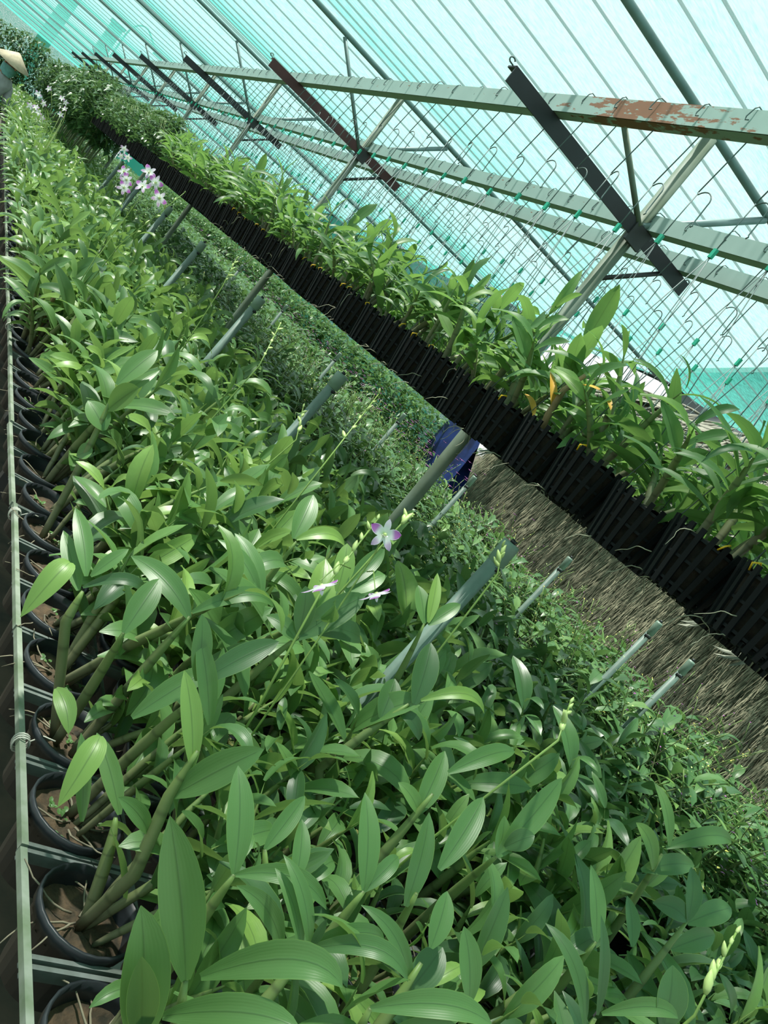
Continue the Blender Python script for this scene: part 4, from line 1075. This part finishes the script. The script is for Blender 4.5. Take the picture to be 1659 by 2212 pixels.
FLAB = ['tall potted orchid with open white and magenta flower near the sprinkler pipe', 'potted orchid with drooping white and purple blooms mid-bench', 'potted orchid with small magenta and white blooms beside the rail',
        'potted orchid with a cluster of white blooms far up the rail', 'potted orchid with several starry white blooms far up the bench', 'potted orchid with pale blooms under the hanging row']
r = random.Random(5)
for gi in range(6):
    mem = [b for b in BLOOMS if b[2] == gi]
    c = [sum(b[0][q] for b in mem) / len(mem) for q in range(3)]
    pt = nearest(c); pt['label'] = FLAB[gi]
    for bi, (p, size, _) in enumerate(mem):
        size *= (0.72, 0.78, 0.75, 0.62, 0.62, 0.8)[gi]
        p = Vector(p) + Vector((0, 0, CAMZ))
        face = Vector((-0.45 + r.uniform(-.5, .5), -0.8, 0.10 + r.uniform(-.5, .4)))
        if gi == 0 and bi: face = Vector((0.6, -0.4, -0.5)); p.z -= 0.03
        flower(pt, p, size, face, r.uniform(-.5, .5), gi < 3)
        b0 = Vector((pt.location[0], pt.location[1], BZ))
        back = p - face.normalized() * 0.004
        if bi and gi < 3:
            j0 = first.lerp(back, .35) + Vector((0.02, 0.03, -.02)); stem(pt, [j0, j0.lerp(back, .5) + Vector((0, .01, .012)), back], .0010, .0008); continue
        first = b0.lerp(back, .8) + Vector((0.03, 0.05, .06))
        stem(pt, [b0, b0.lerp(back, .4) + Vector((0.03, 0.05, .10)), b0.lerp(back, .75) + Vector((0.03, 0.05, .09)), back + Vector((0.006, 0.012, .012)), back])
for i, (b, tp) in enumerate(SPIKES):
    B = Vector(b) + Vector((0, 0, CAMZ)); T = Vector(tp) + Vector((0, 0, CAMZ))
    pt = nearest(B)
    b0 = Vector((pt.location[0], pt.location[1], BZ - .01))
    st = stem(pt, [b0, b0.lerp(B, .5) + Vector((0, 0, .03)), B, B.lerp(T, .5), T], .0022, .0012)
    for q in range(6):
        t_ = .25 + .75 * q / 5
        p = B.lerp(T, t_); d = (T - B).normalized() + Vector((r.uniform(-.9, .9), r.uniform(-.9, .9), r.uniform(-.2, .5)))
        bud(pt, st, p, d, (.026 - .014 * t_) * r.uniform(.8, 1.2))

pt = nearest((0.53, 3.0))
st = MB().tube([tuple(W2L(pt, Vector(q) + Vector((0, 0, CAMZ)))) for q in ((0.53, 3.0, -.70), (0.515, 3.0, -.62), (0.50, 2.98, -.54), (0.49, 2.96, -.47))], [.006, .008, .0075, .004], 8).build('dry_cane', 'leaf_dry', pt)
st['label'] = 'bare straw-coloured cane'
# ------------------------------------------------------------------ the grower at the far end of the aisle
def person(loc, rz):
    t = thing('person', 'person in grey shirt and conical straw hat at the far end of the aisle', 'person', loc, rz)
    vs_ = []; ed = []; rad = []
    def v(p, r_, par=None):
        vs_.append(p); rad.append(r_)
        if par is not None: ed.append((par, len(vs_) - 1))
        return len(vs_) - 1
    pel = v((0, 0, .84), .135); sp1 = v((.01, 0, 1.0), .125, pel); ch = v((.03, 0, 1.16), .14, sp1); uc = v((.045, 0, 1.24), .115, ch)
    nk = v((.06, 0, 1.325), .048, uc); hd = v((.075, 0, 1.385), .068, nk); h2 = v((.08, 0, 1.45), .085, hd); v((.075, 0, 1.515), .07, h2)
    for s_ in (-1, 1):
        sh = v((.035, s_ * .165, 1.225), .062, uc); el = v((.10, s_ * .215, 1.00), .046, sh); wr = v((.30, s_ * .17, .96), .028, el)
        pm_ = v((.355, s_ * .165, .955), .026, wr)
        for q in range(4):
            fy = s_ * .165 + (q - 1.5) * .019
            a_ = v((.385, fy, .952), .0095, pm_); b_ = v((.415 + .004 * (1.5 - abs(q - 1.5)), fy, .940), .0085, a_); v((.428, fy, .920), .0075, b_)
        a_ = v((.36, s_ * .165 - s_ * .032, .945), .0105, pm_); v((.385, s_ * .165 - s_ * .045, .928), .009, a_)
        hp = v((0, s_ * .085, .78), .095, pel); kn = v((.02, s_ * .095, .44), .060, hp); an = v((-.01, s_ * .10, .07), .040, kn); v((.13, s_ * .11, .035), .036, an)
    me = bpy.data.meshes.new('body'); me.from_pydata(vs_, ed, [])
    tmp = bpy.data.objects.new('body_source', me); COL.objects.link(tmp)
    sk = tmp.modifiers.new('skin', 'SKIN'); sk.use_smooth_shade = True
    lay = me.skin_vertices[0].data
    for q, r_ in enumerate(rad): lay[q].radius = (r_, r_); lay[q].use_root = (q == 0)
    sb = tmp.modifiers.new('subdivision', 'SUBSURF'); sb.levels = 2; sb.render_levels = 2
    dg = bpy.context.evaluated_depsgraph_get(); dg.update()
    bm_ = bpy.data.meshes.new_from_object(tmp.evaluated_get(dg))
    bpy.data.objects.remove(tmp)
    bm_.name = 'body'; bm_.materials.clear()
    for m_ in ('shirt', 'trousers', 'skin', 'blackcap'): bm_.materials.append(MAT[m_])
    for p in bm_.polygons:
        c = p.center
        p.material_index = 2 if c.z > 1.30 or (c.x > .30 and c.z > .85) else (3 if c.z < .075 else (1 if c.z < .86 else 0))
        p.use_smooth = True
    body = obj('body', bm_, t)
    for s_ in (-1, 1):
        MB().lathe([(0, -.007), (.008, -.004), (.009, .003), (0, .008)], 8, (.160, s_ * .03, 1.455)).build('eye', 'blackcap', body)
        MB().lathe([(0, -.026), (.012, -.012), (.012, .012), (0, .026)], 8, (.075, s_ * .088, 1.44)).build('ear', 'skin', body)
    MB().tube([(.160, 0, 1.455), (.178, 0, 1.425), (.160, 0, 1.415)], [.008, .013, .008], 8).build('nose', 'skin', body)
    h = MB().lathe([(.0, .135), (.02, .128), (.215, -.005), (.213, -.009), (.02, .118), (.0, .122)], 28, (0, 0, 0)).build('conical_hat', 'hat', t)
    h.location = (.07, 0, 1.485); h.rotation_euler = (0.08, .16, 0)
    V = []; n_ = 18
    for i_, (rr_, z_) in enumerate([(.070, 1.30), (.082, 1.335), (.090, 1.37), (.097, 1.41), (.098, 1.425)]):
        for q in range(n_):
            a_ = 2 * PI * q / n_; k_ = 1 + .06 * math.sin(5 * a_ + i_)
            V.append((.075 + rr_ * k_ * math.cos(a_), rr_ * k_ * math.sin(a_) * .95, z_))
    MB().add(V, [(i_ * n_ + q, i_ * n_ + (q + 1) % n_, (i_ + 1) * n_ + (q + 1) % n_, (i_ + 1) * n_ + q) for i_ in range(4) for q in range(n_)]).build('scarf', 'scarf', t)
person((0.13, 12.6, -0.02), -0.9)

# ------------------------------------------------------------------ dry litter on the aisle floor
lm = MB()
for q in range(2600):
    x = U(-1.2, 0.55); y = U(0.2, 14); a = U(0, 6.28); ln = U(.04, .16)
    p = np.array((x, y, U(.004, .03))); d = np.array((math.cos(a), math.sin(a), U(-.1, .3))) * ln
    lm.tube([p, p + d * .5 + np.array((0, 0, .01)), p + d], .0016, 3, False)
tag(lm.build('dry_litter', 'litter'), 'dry straw and fallen roots littering the aisle floor', 'litter', kind='stuff')
